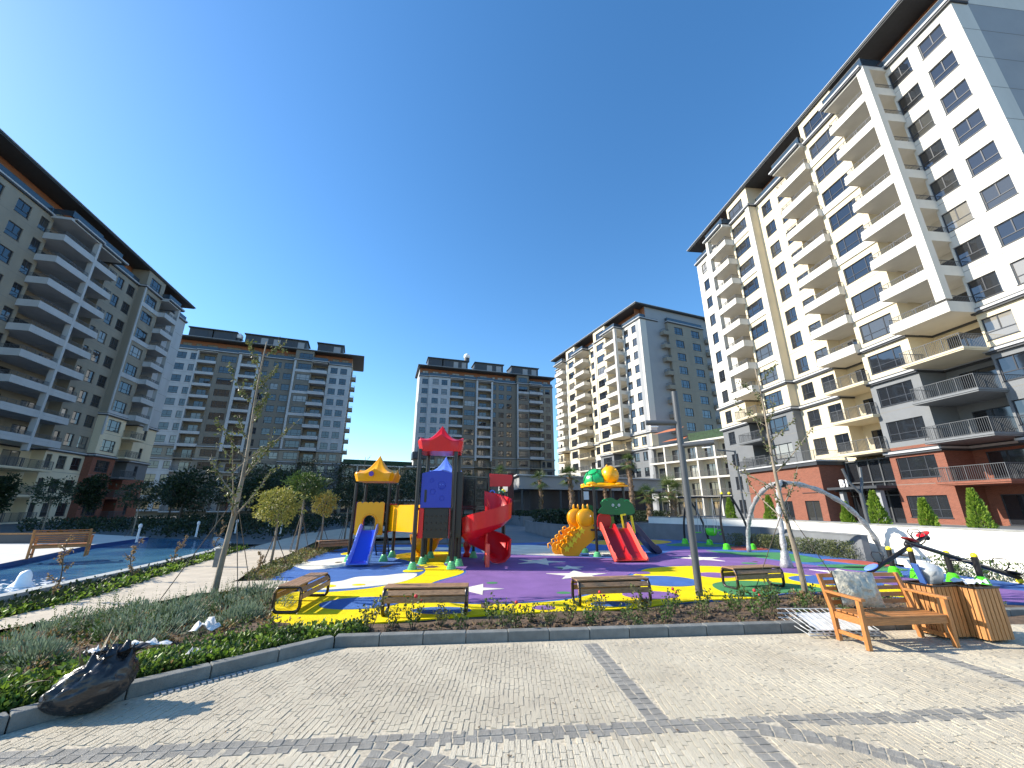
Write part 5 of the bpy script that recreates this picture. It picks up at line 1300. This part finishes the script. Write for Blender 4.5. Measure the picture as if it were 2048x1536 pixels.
# ---- arched tripod wrapped in plastic
WRP=mat('silver_wrap',(.50,.50,.50),.28,.45,9,.9,30,col2=(.22,.22,.22),stretch=(1,1,2))
AR=empty('wrapped_arch',(8.62,13.61,Z0),'three-legged arched play frame still wrapped in silvery plastic','play frame')
top=Vector((9.6,14.6,2.66))
for f,b_ in(((10.03,18.17),.8),((8.62,13.61),.55),((13.45,15.6),.95)):
    f=Vector((f[0],f[1],0)); pts=[]
    for k in range(25):
        u=k/24; h=math.sin(u*math.pi/2); g=1-math.cos(u*math.pi/2)
        p=f.lerp(Vector((top.x,top.y,0)),g*.92+.08*u); p.z=top.z*h*(1 if u<1 else 1)
        w_=.012*math.sin(k*2.1); pts.append(p-Vector((8.62,13.61,0))+Vector((w_,w_,0)))
    q=MB(); q.tube(pts,[.075+.018*math.sin(k*1.9)+.01*random.random() for k in range(25)],12); q.build('wrapped_leg',WRP,AR,smooth=True)
q=MB(); q.sphere((top.x-8.62,top.y-13.61,2.6),.2,14,10,(1,1,.6)); q.build('hub',BLK,AR,smooth=True)
q=MB(); q.lathe([(.2,0),(.16,.15),(.12,.35),(.1,.5)],12); 
for i,v in enumerate(q.v): n1=noise.noise(Vector(v)*9)*.05; q.v[i]=(v[0]+n1,v[1]+n1,v[2])
q.build('foot_wrap',WRP,AR,smooth=True)
# ---- seesaws
def seesaw(p0,p1,lo,hi,label,mlo,mhi,low_first=True):
    t=empty('seesaw',((p0[0]+p1[0])/2,(p0[1]+p1[1])/2,Z0),label,'seesaw','black seesaws with yellow capped posts')
    O=Vector(t.location); posts=[Vector((*p0,0))-O.xy.to_3d(),Vector((*p1,0))-O.xy.to_3d()]
    for p in posts:
        q=MB(); q.tube([(p.x,p.y,.0),(p.x,p.y,.70)],.062,14); pl_=q.build('post',POLE,t,auto=40)
        q=MB(); q.sphere((p.x,p.y,.70),.068,12,8); q.build('post_cap',PYEL2,pl_,smooth=True)
        q=MB(); prof=[]
        for i in range(4): r0=.17-.018*i; prof+=[(r0,.055*i),(r0*.97,.055*i+.035),(r0*.82,.055*i+.05)]
        prof.append((.065,.25)); q.lathe(prof,16,(p.x,p.y,0)); q.build('foot_cover',PLIME,pl_)
    c=(posts[0]+posts[1])/2
    q=MB(); q.tube([posts[0]+Vector((0,0,.56)),posts[1]+Vector((0,0,.56))],.03,10); q.build('axle',POLE,t,auto=40)
    L0=Vector(lo)-O.xy.to_3d(); H0=Vector(hi)-O.xy.to_3d(); q=MB(); q.tube([L0,H0],.052,12); bm_=q.build('beam',POLE,t,auto=40)
    d=(H0-L0).normalized()
    for e,sg,m in((L0,1,mlo),(H0,-1,mhi)):
        q=MB(); q.sphere((0,0,0),1,16,10,(.2,.14,.035)); o=q.build('seat',m,bm_,smooth=True); o.location=e+d*sg*.12+Vector((0,0,.09)); o.rotation_euler=d.to_track_quat('X','Z').to_euler()
        q=MB(); b0=e+d*sg*.42; s_=Vector((-d.y,d.x,0)).normalized(); 
        q.tube([b0+s_*x+d*sg*y*.0+Vector((0,0,z)) for x,z in((0,.05),(.10,.12),(.17,.26),(.12,.34),(-.12,.34),(-.17,.26),(-.10,.12),(0,.05))],.013,7); q.build('handle',POLE,bm_,smooth=True)
        q=MB(); q.sphere(e+Vector((0,0,-.06)),.07,10,8); q.build('bumper',PYEL2 if sg>0 else BLK,bm_,smooth=True)
seesaw((10.59,12.07),(10.82,11.72),(9.55,11.6,.12),(12.0,12.35,1.03),'left seesaw, blue seat down near the bench and red seat up','m',0) if False else None
seesaw((10.62,12.1),(10.85,11.7),(9.62,11.75,.13),(11.75,12.05,1.05),'left seesaw, its blue seat on the ground and red seat raised',PSKY,PRED)
seesaw((11.05,10.95),(11.2,10.45),(12.75,11.0,.12),(9.75,10.55,1.0),'right seesaw crossing in front, its dark red seat raised to the left',BLK,plas('dark_maroon_seat',(.25,.015,.01)))
# ================================================================ VEGETATION
BARK=mm('pale_bark',(.24,.20,.15),.85,.25,9,.5,40,stretch=(1,1,.3)); BARKD=mm('dark_bark',(.10,.08,.06),.9,.3,9,.5,40)
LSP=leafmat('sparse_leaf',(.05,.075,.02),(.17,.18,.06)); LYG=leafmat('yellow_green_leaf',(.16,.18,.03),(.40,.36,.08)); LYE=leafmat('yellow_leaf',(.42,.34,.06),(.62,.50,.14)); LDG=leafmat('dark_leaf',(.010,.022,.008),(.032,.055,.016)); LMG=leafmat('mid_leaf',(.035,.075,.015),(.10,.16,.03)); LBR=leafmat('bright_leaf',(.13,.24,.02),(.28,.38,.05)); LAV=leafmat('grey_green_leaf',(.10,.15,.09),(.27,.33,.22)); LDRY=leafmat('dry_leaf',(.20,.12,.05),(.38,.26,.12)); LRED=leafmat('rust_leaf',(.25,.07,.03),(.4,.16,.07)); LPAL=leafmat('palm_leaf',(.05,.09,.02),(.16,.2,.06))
def rv(): 
    while True:
        v=Vector((random.uniform(-1,1),random.uniform(-1,1),random.uniform(-1,1)))
        if .05<v.length<1: return v
def leaf(q,p,L,W,d=None,n=None):
    d=(d or rv()).normalized(); n=(n or rv()); s=d.cross(n)
    if s.length<.05: s=Vector((1,0,0))
    s=s.normalized()*W/2; up=s.cross(d).normalized()*W*.18
    q.add([p,p+d*L*.5+s+up,p+d*L,p+d*L*.5-s+up],[(0,1,2,3)])
def ball(q,c,rad,n,L,W,shell=.55):
    for _ in range(n):
        v=rv(); v=v.normalized()*(shell+(1-shell)*random.random()**.6)
        k=1+.55*noise.noise(v*2.2+Vector(c)*.7)
        p=Vector((c[0]+v.x*rad[0]*k,c[1]+v.y*rad[1]*k,c[2]+v.z*rad[2]*k)); leaf(q,p,L*random.uniform(.6,1.2),W,v+rv()*.8)
def young_tree(loc,h,label,lean=(0,0),leaves=900,seed=1,limbs=13,r0=.05,lm=LSP,stakes=True,lsize=.075,cat='tree',grp=None,first=.3,barkm=None,spread=.30):
    random.seed(seed); t=empty('young_tree',loc,label,cat,grp); bk=barkm or BARK
    q=MB(); pts=[]; N=14
    for i in range(N+1):
        u=i/N; pts.append(Vector((lean[0]*u+.06*math.sin(u*7+seed),lean[1]*u+.05*math.sin(u*5+seed*2),h*u)))
    q.tube(pts,[r0*(1-.86*(i/N)**.9)+.004 for i in range(N+1)],9); tr=q.build('trunk',bk,t,smooth=True)
    lf=MB(); br=MB()
    for k in range(limbs):
        u=first+(.93-first)*k/(limbs-1); b=pts[int(u*N)]; a=k*2.4+seed+random.uniform(-.4,.4); L=h*spread*(1.12-u*.72)*random.uniform(.7,1.25)
        d=Vector((math.cos(a),math.sin(a),random.uniform(.5,1.1))).normalized(); P=[b]
        for j in range(1,7): 
            d=(d+Vector((0,0,.07))+rv()*.10).normalized(); P.append(P[-1]+d*L/6)
        rr=max(.006,r0*(1-u)*.42); br.tube(P,[rr*(1-.8*j/6)+.0025 for j in range(7)],5)
        tw=[]
        for m in range(5):
            i0=random.randint(1,5); s0=P[i0]; e=(P[i0+1]-P[i0]).normalized()+rv()*.9; e.normalize(); l2=L*random.uniform(.12,.32); Q=[s0,s0+e*l2*.5,s0+e*l2+Vector((0,0,.02))]
            br.tube(Q,[rr*.4+.002,rr*.25+.0015,.0012],4); tw+=[(s0,Q[-1])]
        seg=[(P[j],P[j+1]) for j in range(1,6)]*1+tw
        for _ in range(int(leaves/limbs)):
            s_=random.choice(seg); p=s_[0].lerp(s_[1],random.random())+rv()*.04; leaf(lf,p,lsize*random.uniform(.6,1.2),lsize*.62,rv()+Vector((0,0,-.4)))
    br.build('limb',bk,tr,smooth=True)
    stuff(lf.build('foliage',lm,t))
    if stakes:
        hh=h*.36; tp=Vector((lean[0]*.36,lean[1]*.36,hh))
        for a in(20,140,260): q=MB(); q.tube([tp,Vector((1.0*math.cos(R(a+seed*13)),1.0*math.sin(R(a+seed*13)),.02))],.009,5); q.build('guy_rope',BARKD,t)
        q=MB(); q.tube([tp+Vector((0,0,-.03)),tp+Vector((0,0,.03))],r0*1.1,10); q.build('tie',BLK,t)
    return t
young_tree((-6.12,9.2,0),5.85,'young sparse tree with roped trunk on the left planting bed',(.0,0),1150,5,15,.062,lsize=.085)
young_tree((6.36,9.67,0),5.3,'young nearly bare tree right of the centre in front of the wrapped arch',(-.12,0),650,8,13,.06,lsize=.07,lm=LSP)
young_tree((-8.35,23.0,0),4.6,'bare slim young tree behind the yellow-roofed tower, left of it',(0,0),60,11,12,.05,stakes=False)
def topiary(loc,hs,rad,label,lm,n,seed,lean=(0,0),L=.11,multi=False):
    random.seed(seed); t=empty('topiary_tree',loc,label,'tree','ball-headed young trees along the path')
    q=MB(); top=Vector((lean[0],lean[1],hs)); q.tube([(0,0,0),top*.5+Vector((.02,.02,0)),top,top+Vector((0,0,rad[2]*.8))],[.045,.038,.034,.015],9); q.build('trunk',BARK,t,smooth=True)
    q=MB()
    for a in range(5):
        e=top+Vector((math.cos(a*1.3)*rad[0]*.6,math.sin(a*1.3)*rad[1]*.6,rad[2]*1.1)); q.tube([top+Vector((0,0,-.05)),(top+e)/2,e],[.02,.013,.006],5)
    q.build('limb',BARK,t,smooth=True)
    q=MB(); c=top+Vector((0,0,rad[2]*.9)); ball(q,c,rad,n,L,L*.55,.45); stuff(q.build('crown',lm,t))
    for a in(30,150,270): q=MB(); q.tube([Vector((0,0,hs*.72)),Vector((.5*math.cos(R(a)),.5*math.sin(R(a)),.02))],.012,5); q.build('stake',BARKD,t)
topiary((-7.88,14.14,0),1.42,(.66,.66,.56),'nearest ball-headed tree with yellow-green crown beside the path',LYG,1900,21)
topiary((-8.84,17.6,0),2.3,(.72,.72,.52),'taller ball-headed tree with greener crown, second along the path',LMG,2400,22)
topiary((-8.5,18.9,0),1.6,(.46,.46,.5),'small bright yellow ball-headed tree, third along the path',LYE,1500,23)
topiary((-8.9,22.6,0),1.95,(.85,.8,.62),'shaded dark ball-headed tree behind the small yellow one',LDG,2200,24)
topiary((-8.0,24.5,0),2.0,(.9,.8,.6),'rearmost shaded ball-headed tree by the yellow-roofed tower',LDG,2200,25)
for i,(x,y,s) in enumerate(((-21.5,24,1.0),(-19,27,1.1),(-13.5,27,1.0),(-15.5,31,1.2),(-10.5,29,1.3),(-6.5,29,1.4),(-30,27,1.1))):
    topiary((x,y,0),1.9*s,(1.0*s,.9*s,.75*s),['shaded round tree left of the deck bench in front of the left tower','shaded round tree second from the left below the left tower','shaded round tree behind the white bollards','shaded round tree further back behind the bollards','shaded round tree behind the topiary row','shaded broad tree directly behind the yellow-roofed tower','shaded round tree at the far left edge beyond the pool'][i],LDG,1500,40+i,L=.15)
# dark tree masses beneath the towers
def dark_tree(loc,h,w,label,seed,lm=LDG,n=2600):
    random.seed(seed); t=empty('garden_tree',loc,label,'tree','shaded garden trees below the towers')
    q=MB(); q.tube([(0,0,0),(.1,0,h*.45),(.0,.1,h*.9)],[.12,.09,.03],8)
    for a in range(6): e=Vector((math.cos(a*1.1)*w*.7,math.sin(a*1.1)*w*.7,h*(.55+.06*a))); q.tube([(.05,0,h*.35+.05*a*h*.5),e*.6+Vector((0,0,h*.2)),e],[.05,.03,.012],5)
    q.build('trunk',BARKD,t,smooth=True)
    q=MB()
    for k in range(7):
        a=k*2.3; c=(math.cos(a)*w*.5,math.sin(a)*w*.5,h*(.5+.08*k)); ball(q,c,(w*.55,w*.55,h*.17),n//7,.26,.15,.3)
    stuff(q.build('crown',lm,t))
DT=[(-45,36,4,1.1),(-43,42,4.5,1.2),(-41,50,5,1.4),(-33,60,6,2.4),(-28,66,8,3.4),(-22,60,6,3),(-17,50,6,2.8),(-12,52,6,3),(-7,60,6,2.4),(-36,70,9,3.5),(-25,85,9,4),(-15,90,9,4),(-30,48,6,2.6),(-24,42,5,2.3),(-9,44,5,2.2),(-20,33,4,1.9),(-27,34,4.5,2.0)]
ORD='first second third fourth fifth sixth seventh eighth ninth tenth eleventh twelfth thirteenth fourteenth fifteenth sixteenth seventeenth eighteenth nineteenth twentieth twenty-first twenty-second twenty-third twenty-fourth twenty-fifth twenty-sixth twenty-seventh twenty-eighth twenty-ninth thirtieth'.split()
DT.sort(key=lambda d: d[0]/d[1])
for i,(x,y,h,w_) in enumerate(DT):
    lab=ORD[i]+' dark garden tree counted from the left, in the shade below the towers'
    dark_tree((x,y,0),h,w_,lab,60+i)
# palms
def palm(loc,h,label,seed,fr=26,fl=1.6,r=.28,up=.5,grp='palm trees'):
    random.seed(seed); t=empty('palm_tree',loc,label,'palm',grp)
    q=MB(); N=16; q.tube([(.15*math.sin(i*.2),0,h*i/N) for i in range(N+1)],[r*(1+.12*(i%2))*(1-.25*i/N) for i in range(N+1)],12); q.build('trunk',mm('palm_bark',(.20,.13,.085),.95,.4,9,.8,14) if 'palm_bark' not in M_ else M_['palm_bark'],t)
    q=MB()
    for i in range(110):   # old frond stubs
        z=random.uniform(.15,1)*h; a=random.uniform(0,6.28); x=.15*math.sin(z/h*N*.2); p=Vector((x+r*.9*math.cos(a),r*.9*math.sin(a),z)); q.bar(p,p+Vector((math.cos(a)*.12,math.sin(a)*.12,.16)),.07,.03)
    q.build('frond_stubs',LDRY,t)
    q=MB(); top=Vector((.15*math.sin(N*.2),0,h))
    for i in range(fr):
        a=i*2.4; el=R(random.uniform(-45,85)); d=Vector((math.cos(a)*math.cos(el),math.sin(a)*math.cos(el),math.sin(el))); c=top+d*fl*.45; q.tube([top,c],[.02,.01],4)
        s=d.cross(Vector((0,0,1))).normalized() if abs(d.z)<.99 else Vector((1,0,0)); n=s.cross(d)
        for k in range(17):
            b=R(-75+150*k/16); e=(d*math.cos(b)+s*math.sin(b)).normalized()*fl*.62*random.uniform(.85,1.05)+Vector((0,0,-.22*abs(math.sin(b))-.1)); w_=(s*math.cos(b)-d*math.sin(b))*.03; q.add([c-w_,c+w_,c+e],[(0,1,2)])
    stuff(q.build('fronds',LPAL,t))
palm((13.2,46,.3),6.4,'tall palm with rough tapered trunk right of the turtle roof',1,22,1.3)
palm((6.2,44,.2),4.7,'palm standing in front of the pavilion left of the turtle roof',2)
palm((14.6,38,.8),2.4,'short bushy palm on the planter wall left of the lamp post',3,30,1.9,.3)
palm((12.4,38,.7),2.1,'small shaded palm beside the short bushy palm',4,22,1.4,.2)
palm((10.5,47,.2),5.2,'slim palm partly hidden behind the turtle roof',5,16,1.1,.2)
palm((-1.5,52,.2),5.6,'shaded palm in front of the pale pavilion end',6,20,1.5,.2); palm((3.2,47.5,.2),4.6,'shaded palm standing by the pavilion corner',7,20,1.5,.2)
# conifers in front of entrance
def conifer(loc,h,w_,label,seed):
    random.seed(seed); t=empty('conifer',loc,label,'shrub','small conifers behind the white wall'); q=MB(); q.tube([(0,0,0),(0,0,h*.5)],.04,6); q.build('trunk',BARKD,t)
    q=MB()
    for _ in range(1500):
        u=random.random()**1.3; a=random.uniform(0,6.28); rr=w_*(1-u)**.75*random.uniform(.6,1)*(1+.45*noise.noise(Vector((math.cos(a)*1.5,math.sin(a)*1.5,u*5+seed)))); p=Vector((rr*math.cos(a),rr*math.sin(a),.08+u*h)); leaf(q,p,.17,.07,Vector((math.cos(a),math.sin(a),1.3))+rv()*.4)
    stuff(q.build('foliage',LBR,t))
for i,(x,y,h) in enumerate(((21.6,19.4,2.0),(18.2,18.4,1.55),(17.2,19.7,1.9),(16.8,21.0,1.4),(17.0,27.5,1.9),(16.2,31,1.8),(21.5,15.4,.9))):
    conifer((x,y,.55),h,h*.23,['largest conifer in front of the brick garage opening','conifer right of the glazed entrance','conifer beside the glazed entrance columns','short conifer left of the entrance behind the wrapped arch','conifer behind the top of the wrapped arch','conifer behind the swing set','tiny conifer at the right end of the brick wall'][i],80+i)
# ---- ground-cover beds
def scatter(name,region,n,fn,m,z=0,seed=0,rows=None):
    random.seed(seed); q=MB(); k=0; xs=[p[0] for p in region]; ys=[p[1] for p in region]
    while k<n:
        p=(random.uniform(min(xs),max(xs)),random.uniform(min(ys),max(ys)))
        if not inside(p,region): continue
        fn(q,Vector((p[0],p[1],z+bedz(*p)-.02))); k+=1
    return stuff(q.build(name,m))
def clump(L,W,nl,h,sp=.8):
    def f(q,p):
        s_=random.uniform(.6,1.3)
        for _ in range(nl):
            a=random.uniform(0,6.28); r_=random.random()*h*s_; d=Vector((math.cos(a)*sp,math.sin(a)*sp,random.uniform(.3,1.4))); leaf(q,p+Vector((math.cos(a)*r_*.8,math.sin(a)*r_*.8,random.random()*h*s_)),L*random.uniform(.6,1.2),W,d)
    return f
def lavender(q,p):
    s_=random.uniform(.24,.50)
    for _ in range(330):
        a=random.uniform(0,6.28); e=math.asin(random.random()); d=Vector((math.cos(a)*math.cos(e),math.sin(a)*math.cos(e),math.sin(e)*.8)); k=1+.25*noise.noise(d*3+p)
        leaf(q,p+d*s_*random.uniform(.55,.95)*k,.085*random.uniform(.6,1.3),.017,d+Vector((0,0,.8))+rv()*.25)
    return
    for _ in range(120):
        a=random.uniform(0,6.28); t_=random.random()**.5; d=Vector((math.cos(a)*t_*.9,math.sin(a)*t_*.9,1)).normalized(); b=p+Vector((math.cos(a)*R_*t_,math.sin(a)*R_*t_,.02)); leaf(q,b+d*random.uniform(.0,.13)*s_,.085*s_*random.uniform(.6,1.2),.018,d+rv()*.15)
leftbed=[(-9.0,1.5),(-6.3,1.6),(-4.7,4.35),(-4.2,5.0),(-2.75,6.7),(-3.5,7.15),(-4.2,7.6),(-4.9,9.2),(-5.0,10.1),(-6.5,9.5),(-7.2,7.9),(-7.8,6.9),(-7.3,4.5)]
front=[(-5.2,3.5),(-4.7,4.35),(-4.2,5.0),(-2.75,6.6),(-2.2,6.75),(-2.4,7.2),(-3.3,7.0),(-4.6,5.8),(-6.2,3.8),(-6.9,2.6),(-6.1,2.2)]
scatter('ground_cover',front,560,clump(.062,.04,42,.14),LMG,0,1); scatter('ground_cover',front,190,clump(.065,.042,36,.17),LBR,0,2); scatter('ground_cover',front,120,clump(.05,.03,30,.12),LDG,0,3)
lav=[(-5.6,5.8),(-4.2,7.3),(-4.6,8.6),(-5.3,9.7),(-6.4,9.2),(-6.9,7.9),(-7.3,6.6),(-6.6,5.6)]
tg=scatter('lavender_mass',lav,34,lavender,LAV,0,4)
scatter('dry_ground_cover',leftbed,230,clump(.05,.03,24,.14),LDRY,0,5); scatter('low_herbs',leftbed,260,clump(.06,.03,26,.13),LMG,0,6)
midbed=[(-6.9,11.3),(-6.3,11.6),(-7.4,16),(-7.9,20),(-9.8,22),(-8.6,17),(-7.6,12.9)]
scatter('low_herbs',midbed,170,clump(.07,.035,30,.17),LSP,0,7); scatter('yellowing_herbs',midbed,90,clump(.06,.035,24,.16),LYG,0,8); scatter('dry_ground_cover',midbed,120,clump(.06,.03,22,.16),LDRY,0,9)
poolbed=[(-8.9,4.5),(-8.55,7.5),(-8.8,9.4),(-9.5,11.5),(-10.6,14.8),(-12.0,19.6),(-13.4,19.8),(-11.7,16.8),(-10.7,13.5),(-10.2,11),(-9.75,8.6),(-9.6,4.5)]
def hedge(q,p):
    s_=random.uniform(.7,1.2)
    for _ in range(34): v=rv(); leaf(q,p+Vector((v.x*.24,v.y*.24,.17+v.z*.19))*s_-p*0+Vector((0,0,0)) if False else p+Vector((v.x*.24*s_,v.y*.24*s_,(.10+v.z*.13)*s_)),.08,.05,v+rv()*.6)
scatter('pool_hedge',poolbed,520,hedge,LDG,0,10); 
pe=[(-8.7,4.5),(-8.5,7.5),(-8.75,9.4),(-9.4,11.5),(-10.5,14.8),(-11.9,19.4),(-12.3,19.4),(-10.95,15),(-9.8,11.6),(-9.2,9.4),(-9.0,7.6),(-9.2,4.5)]
scatter('bright_ground_cover',pe,190,clump(.085,.06,30,.2),LBR,0,11)
rosebed=[(-2.3,6.95),(0,6.95),(4.2,7.35),(6.8,7.6),(8.2,8.2),(9.9,8.75),(7.2,9.7),(5.8,9.4),(3.6,8.85),(2.1,8.15),(-.2,7.75),(-2.5,7.1)]
scatter('low_herbs',rosebed,150,clump(.04,.022,16,.08),LSP,0,12); scatter('leaf_litter',rosebed,900,lambda q,p: leaf(q,p+Vector((0,0,.03)),.05,.03,Vector((random.uniform(-1,1),random.uniform(-1,1),.15)),Vector((0,0,1))),LDRY,0,13)
scatter('leaf_litter',leftbed,900,lambda q,p: leaf(q,p+Vector((0,0,.04)),.05,.03,Vector((random.uniform(-1,1),random.uniform(-1,1),.15)),Vector((0,0,1))),LDRY,0,14)
# clods of earth
def clod(q,p):
    s_=random.uniform(.012,.045); b=len(q.v); q.sphere((p.x,p.y,p.z+.02+s_*.3),s_,6,4,(random.uniform(.8,1.4),random.uniform(.8,1.4),.7))
scatter('soil_clods',rosebed,900,clod,SOIL,0,15); scatter('soil_clods',leftbed,500,clod,SOIL,0,16)
mulch=[(5.6,8.9),(7.4,8.8),(7.6,9.7),(6.2,9.9)]
scatter('mulch',mulch,900,lambda q,p: leaf(q,p+Vector((0,0,.05)),.07,.035,rv(),Vector((0,0,1))),LDRY,.02,17)
# individual rose bushes
def sprig(q,p):
    for k in range(5):
        a=random.uniform(0,6.28); d=Vector((math.cos(a)*.25,math.sin(a)*.25,1)); L=random.uniform(.3,.62)
        for j in range(16):
            u=j/16; leaf(q,p+d*L*u,.05*(1.1-u),.018,d+rv()*.9)
scatter('tall_herb_sprigs',[(-7.0,6.2),(-5.2,6.6),(-4.9,8.9),(-5.4,9.9),(-6.9,8.6),(-7.5,7.2)],46,sprig,LMG,0,24)
random.seed(31); ROSEP=plas('rose_petal',(.55,.03,.04),.6)
def rose(loc,s,label,fl,seed):
    random.seed(seed); t=empty('rose_bush',loc,label,'rose bush','small rose bushes along the front bed'); q=MB(); lf=MB()
    for k in range(7):
        a=k*.9+seed; e=Vector((math.cos(a)*.13*s,math.sin(a)*.13*s,random.uniform(.22,.42)*s)); q.tube([(0,0,0),e*.5+rv()*.02,e],[.006,.004,.002],4)
        for _ in range(17): p=e*random.uniform(.35,1.05)+rv()*.045; leaf(lf,p,.05*s,.032*s,rv()+Vector((0,0,.3)))
    q.build('stem',BARKD,t); stuff(lf.build('foliage',LMG if seed%3 else LSP,t))
    if fl: f=MB(); f.sphere((.02,0,.42*s),.028,8,6); f.sphere((.09*s,.03,.36*s),.02,8,6); f.build('bloom',ROSEP,t,smooth=True)
RB=[(-1.9,7.15),(-1.55,7.05),(-1.15,7.3),(-.8,7.05),(-.35,7.45),(.05,7.25),(.3,7.6),(.62,7.3),(1.0,7.6),(1.3,7.35),(1.55,7.9),(1.95,7.6),(2.3,7.85),(2.6,7.55),(2.95,8.15),(3.3,7.8),(3.6,8.3),(3.95,7.9),(4.3,8.5),(4.7,8.1),(5.1,8.7),(5.5,8.3),(5.0,7.75),(4.1,7.5),(5.9,7.9),(6.3,8.5),(7.0,8.6),(-2.2,7.0),(-.1,7.05),(2.0,7.2)]
wh=['standing near the kerb corner','in front of the left slatted bench','between the two front benches','in front of the bench by the lamp post','near the foot of the lamp post','near the teak bench end of the bed']
RB.sort(key=lambda d: d[0]/d[1])
for i,(x,y) in enumerate(RB):
    j=0 if x<-1.8 else 1 if x<-.5 else 2 if x<1 else 3 if x<2.9 else 4 if x<4.8 else 5
    rose((x,y,.02),random.Random(i).uniform(.75,1.25),ORD[i]+' rose bush from the left, '+wh[j],i%5==2,i)
# small rust coloured shrubs by pool
for i,(x,y,h) in enumerate(((-9.0,8.6,1.35),(-9.6,10.9,1.1),(-10.6,13.6,1.0),(-12.6,18.2,1.3),(-7.0,11.9,.7))):
    young_tree((x,y,0),h,['thin rust-leaved sapling nearest on the pool strip','thin yellowing sapling second along the pool strip','thin rust-leaved sapling third along the pool strip','thin sapling far along the pool strip by the bare tree','small leafy sapling at the edge of the path'][i],(0.1,0),240,100+i,9,.012,LDRY,False,.05,'sapling','thin saplings beside the pool',.25,BARKD,.22)
# grey-leaved shrubs against planter wall
pw_=[(10.3,19.9),(11.6,20.8),(12.5,15.6),(12.8,12.6),(12.1,12.6),(11.9,15.4),(11.6,18.5),(10.6,20.4)]
scatter('wall_shrubs',[(11.2,21.3),(12.3,20.7),(12.7,15.6),(12.1,15.5),(11.7,18.8),(10.4,20.8)],120,lambda q,p:[leaf(q,p+Vector((rv().x*.22,rv().y*.22,random.uniform(0,.62))),.07,.035,rv()+Vector((0,0,.6))) for _ in range(60)],LSP,0,18)
scatter('wall_shrubs',[(12.4,12.9),(12.9,12.9),(13.3,9.0),(12.6,8.9)],40,lambda q,p:[leaf(q,p+Vector((rv().x*.22,rv().y*.22,random.uniform(0,.5))),.07,.035,rv()+Vector((0,0,.6))) for _ in range(50)],LMG,0,19)
scatter('shade_shrubs',[(4.4,24.6),(7.6,26.0),(7.2,26.6),(4.1,25.1)],40,hedge,LDG,0,20)
for nm,rg,n,z in(('planter_shrubs',[(1.6,33),(2.5,29.3),(4,25.8),(7.6,27.5),(8,33)],160,.7),('court_shrubs',[(-14.5,30),(-12.7,24),(-22,27),(-40,34),(-40,60),(-16,60)],520,0),('planter_shrubs',[(-.5,49),(1.3,42.5),(5,44.3),(12,38),(16,40),(14,48),(6,50)],260,.5),('court_shrubs',[(-12,40),(-3.2,40),(-4,55),(-20,60)],260,0)):
    scatter(nm,rg,n,lambda q,p:[leaf(q,p+Vector((rv().x*.55,rv().y*.55,random.uniform(0,.9))),.22,.13,rv()+Vector((0,0,.5))) for _ in range(34)],LDG,z,21)
# terrace hedge at left bottom: lawn
scatter('lawn',[(-10,4.0),(-8.9,4.5),(-8.6,6.9),(-9.4,7.6),(-9.9,5)],2600,lambda q,p: leaf(q,p,.06,.008,Vector((random.uniform(-.3,.3),random.uniform(-.3,.3),1))),LBR,0,22)
# flax plants
def flax(loc,s,label,seed,m):
    random.seed(seed); t=empty('flax_plant',loc,label,'plant','spiky flax plants at the left front'); 
    q=MB()
    for k in range(15):
        a=random.uniform(0,6.28); el=random.uniform(.55,1.35); L=s*random.uniform(.6,1.05); d=Vector((math.cos(a)*math.cos(el),math.sin(a)*math.cos(el),math.sin(el))); sd_=Vector((-math.sin(a),math.cos(a),0)); P=[Vector((0,0,0))]
        for j in range(1,8): d=(d+Vector((0,0,-.045*j*(1.4-el)))).normalized(); P.append(P[-1]+d*L/7)
        for j in range(7):
            w0=.022*math.sin(math.pi*min(1,(j+.6)/7.6))+.004; w1=.022*math.sin(math.pi*min(1,(j+1.6)/7.6))+.001; q.add([P[j]-sd_*w0,P[j]+sd_*w0,P[j+1]+sd_*w1,P[j+1]-sd_*w1],[(0,1,2,3)])
    q.build('blades',m,t)
FLX=mat('flax_blade',(.20,.10,.07),.4,.4,5,col2=(.36,.32,.22))
flax((-4.62,5.05,0),.62,'bronze spiky flax directly behind the black rubbish bag',1,FLX); flax((-5.15,4.35,0),.6,'bronze spiky flax at the left edge of the photo',2,FLX)
# litter
PLW=mat('white_plastic_litter',(.72,.72,.70),.4,.1,9,.3,20)
def litter(loc,s,rz,label,seed):
    q=MB(); N=9
    for i in range(N+1):
        for j in range(N+1): q.v.append(((i/N-.5)*s[0],(j/N-.5)*s[1],.05+s[2]*abs(noise.noise(Vector((i*.55,j*.55,seed))))*2*math.sin(math.pi*i/N)+.02))
    for i in range(N):
        for j in range(N): q.f.append((i*(N+1)+j,(i+1)*(N+1)+j,(i+1)*(N+1)+j+1,i*(N+1)+j+1)); q.m.append(0)
    o=q.build('plastic_litter',PLW,smooth=True,loc=loc); o.rotation_euler=(0,0,rz); tag(o,label,'litter','bits of white plastic in the left bed')
litter((-4.85,6.0,.08),(.62,.09,.08),R(22),'long bent strip of white plastic lying in the left bed',1); litter((-4.55,6.7,.10),(.32,.26,.14),R(10),'crumpled clear plastic sheet on the herbs in the left bed',2); litter((-4.0,5.75,.08),(.1,.2,.08),R(10),'small upright white plastic scrap near the kerb',3); litter((-5.25,5.75,.08),(.18,.12,.08),0,'white scrap at the left end of the long plastic strip',4)
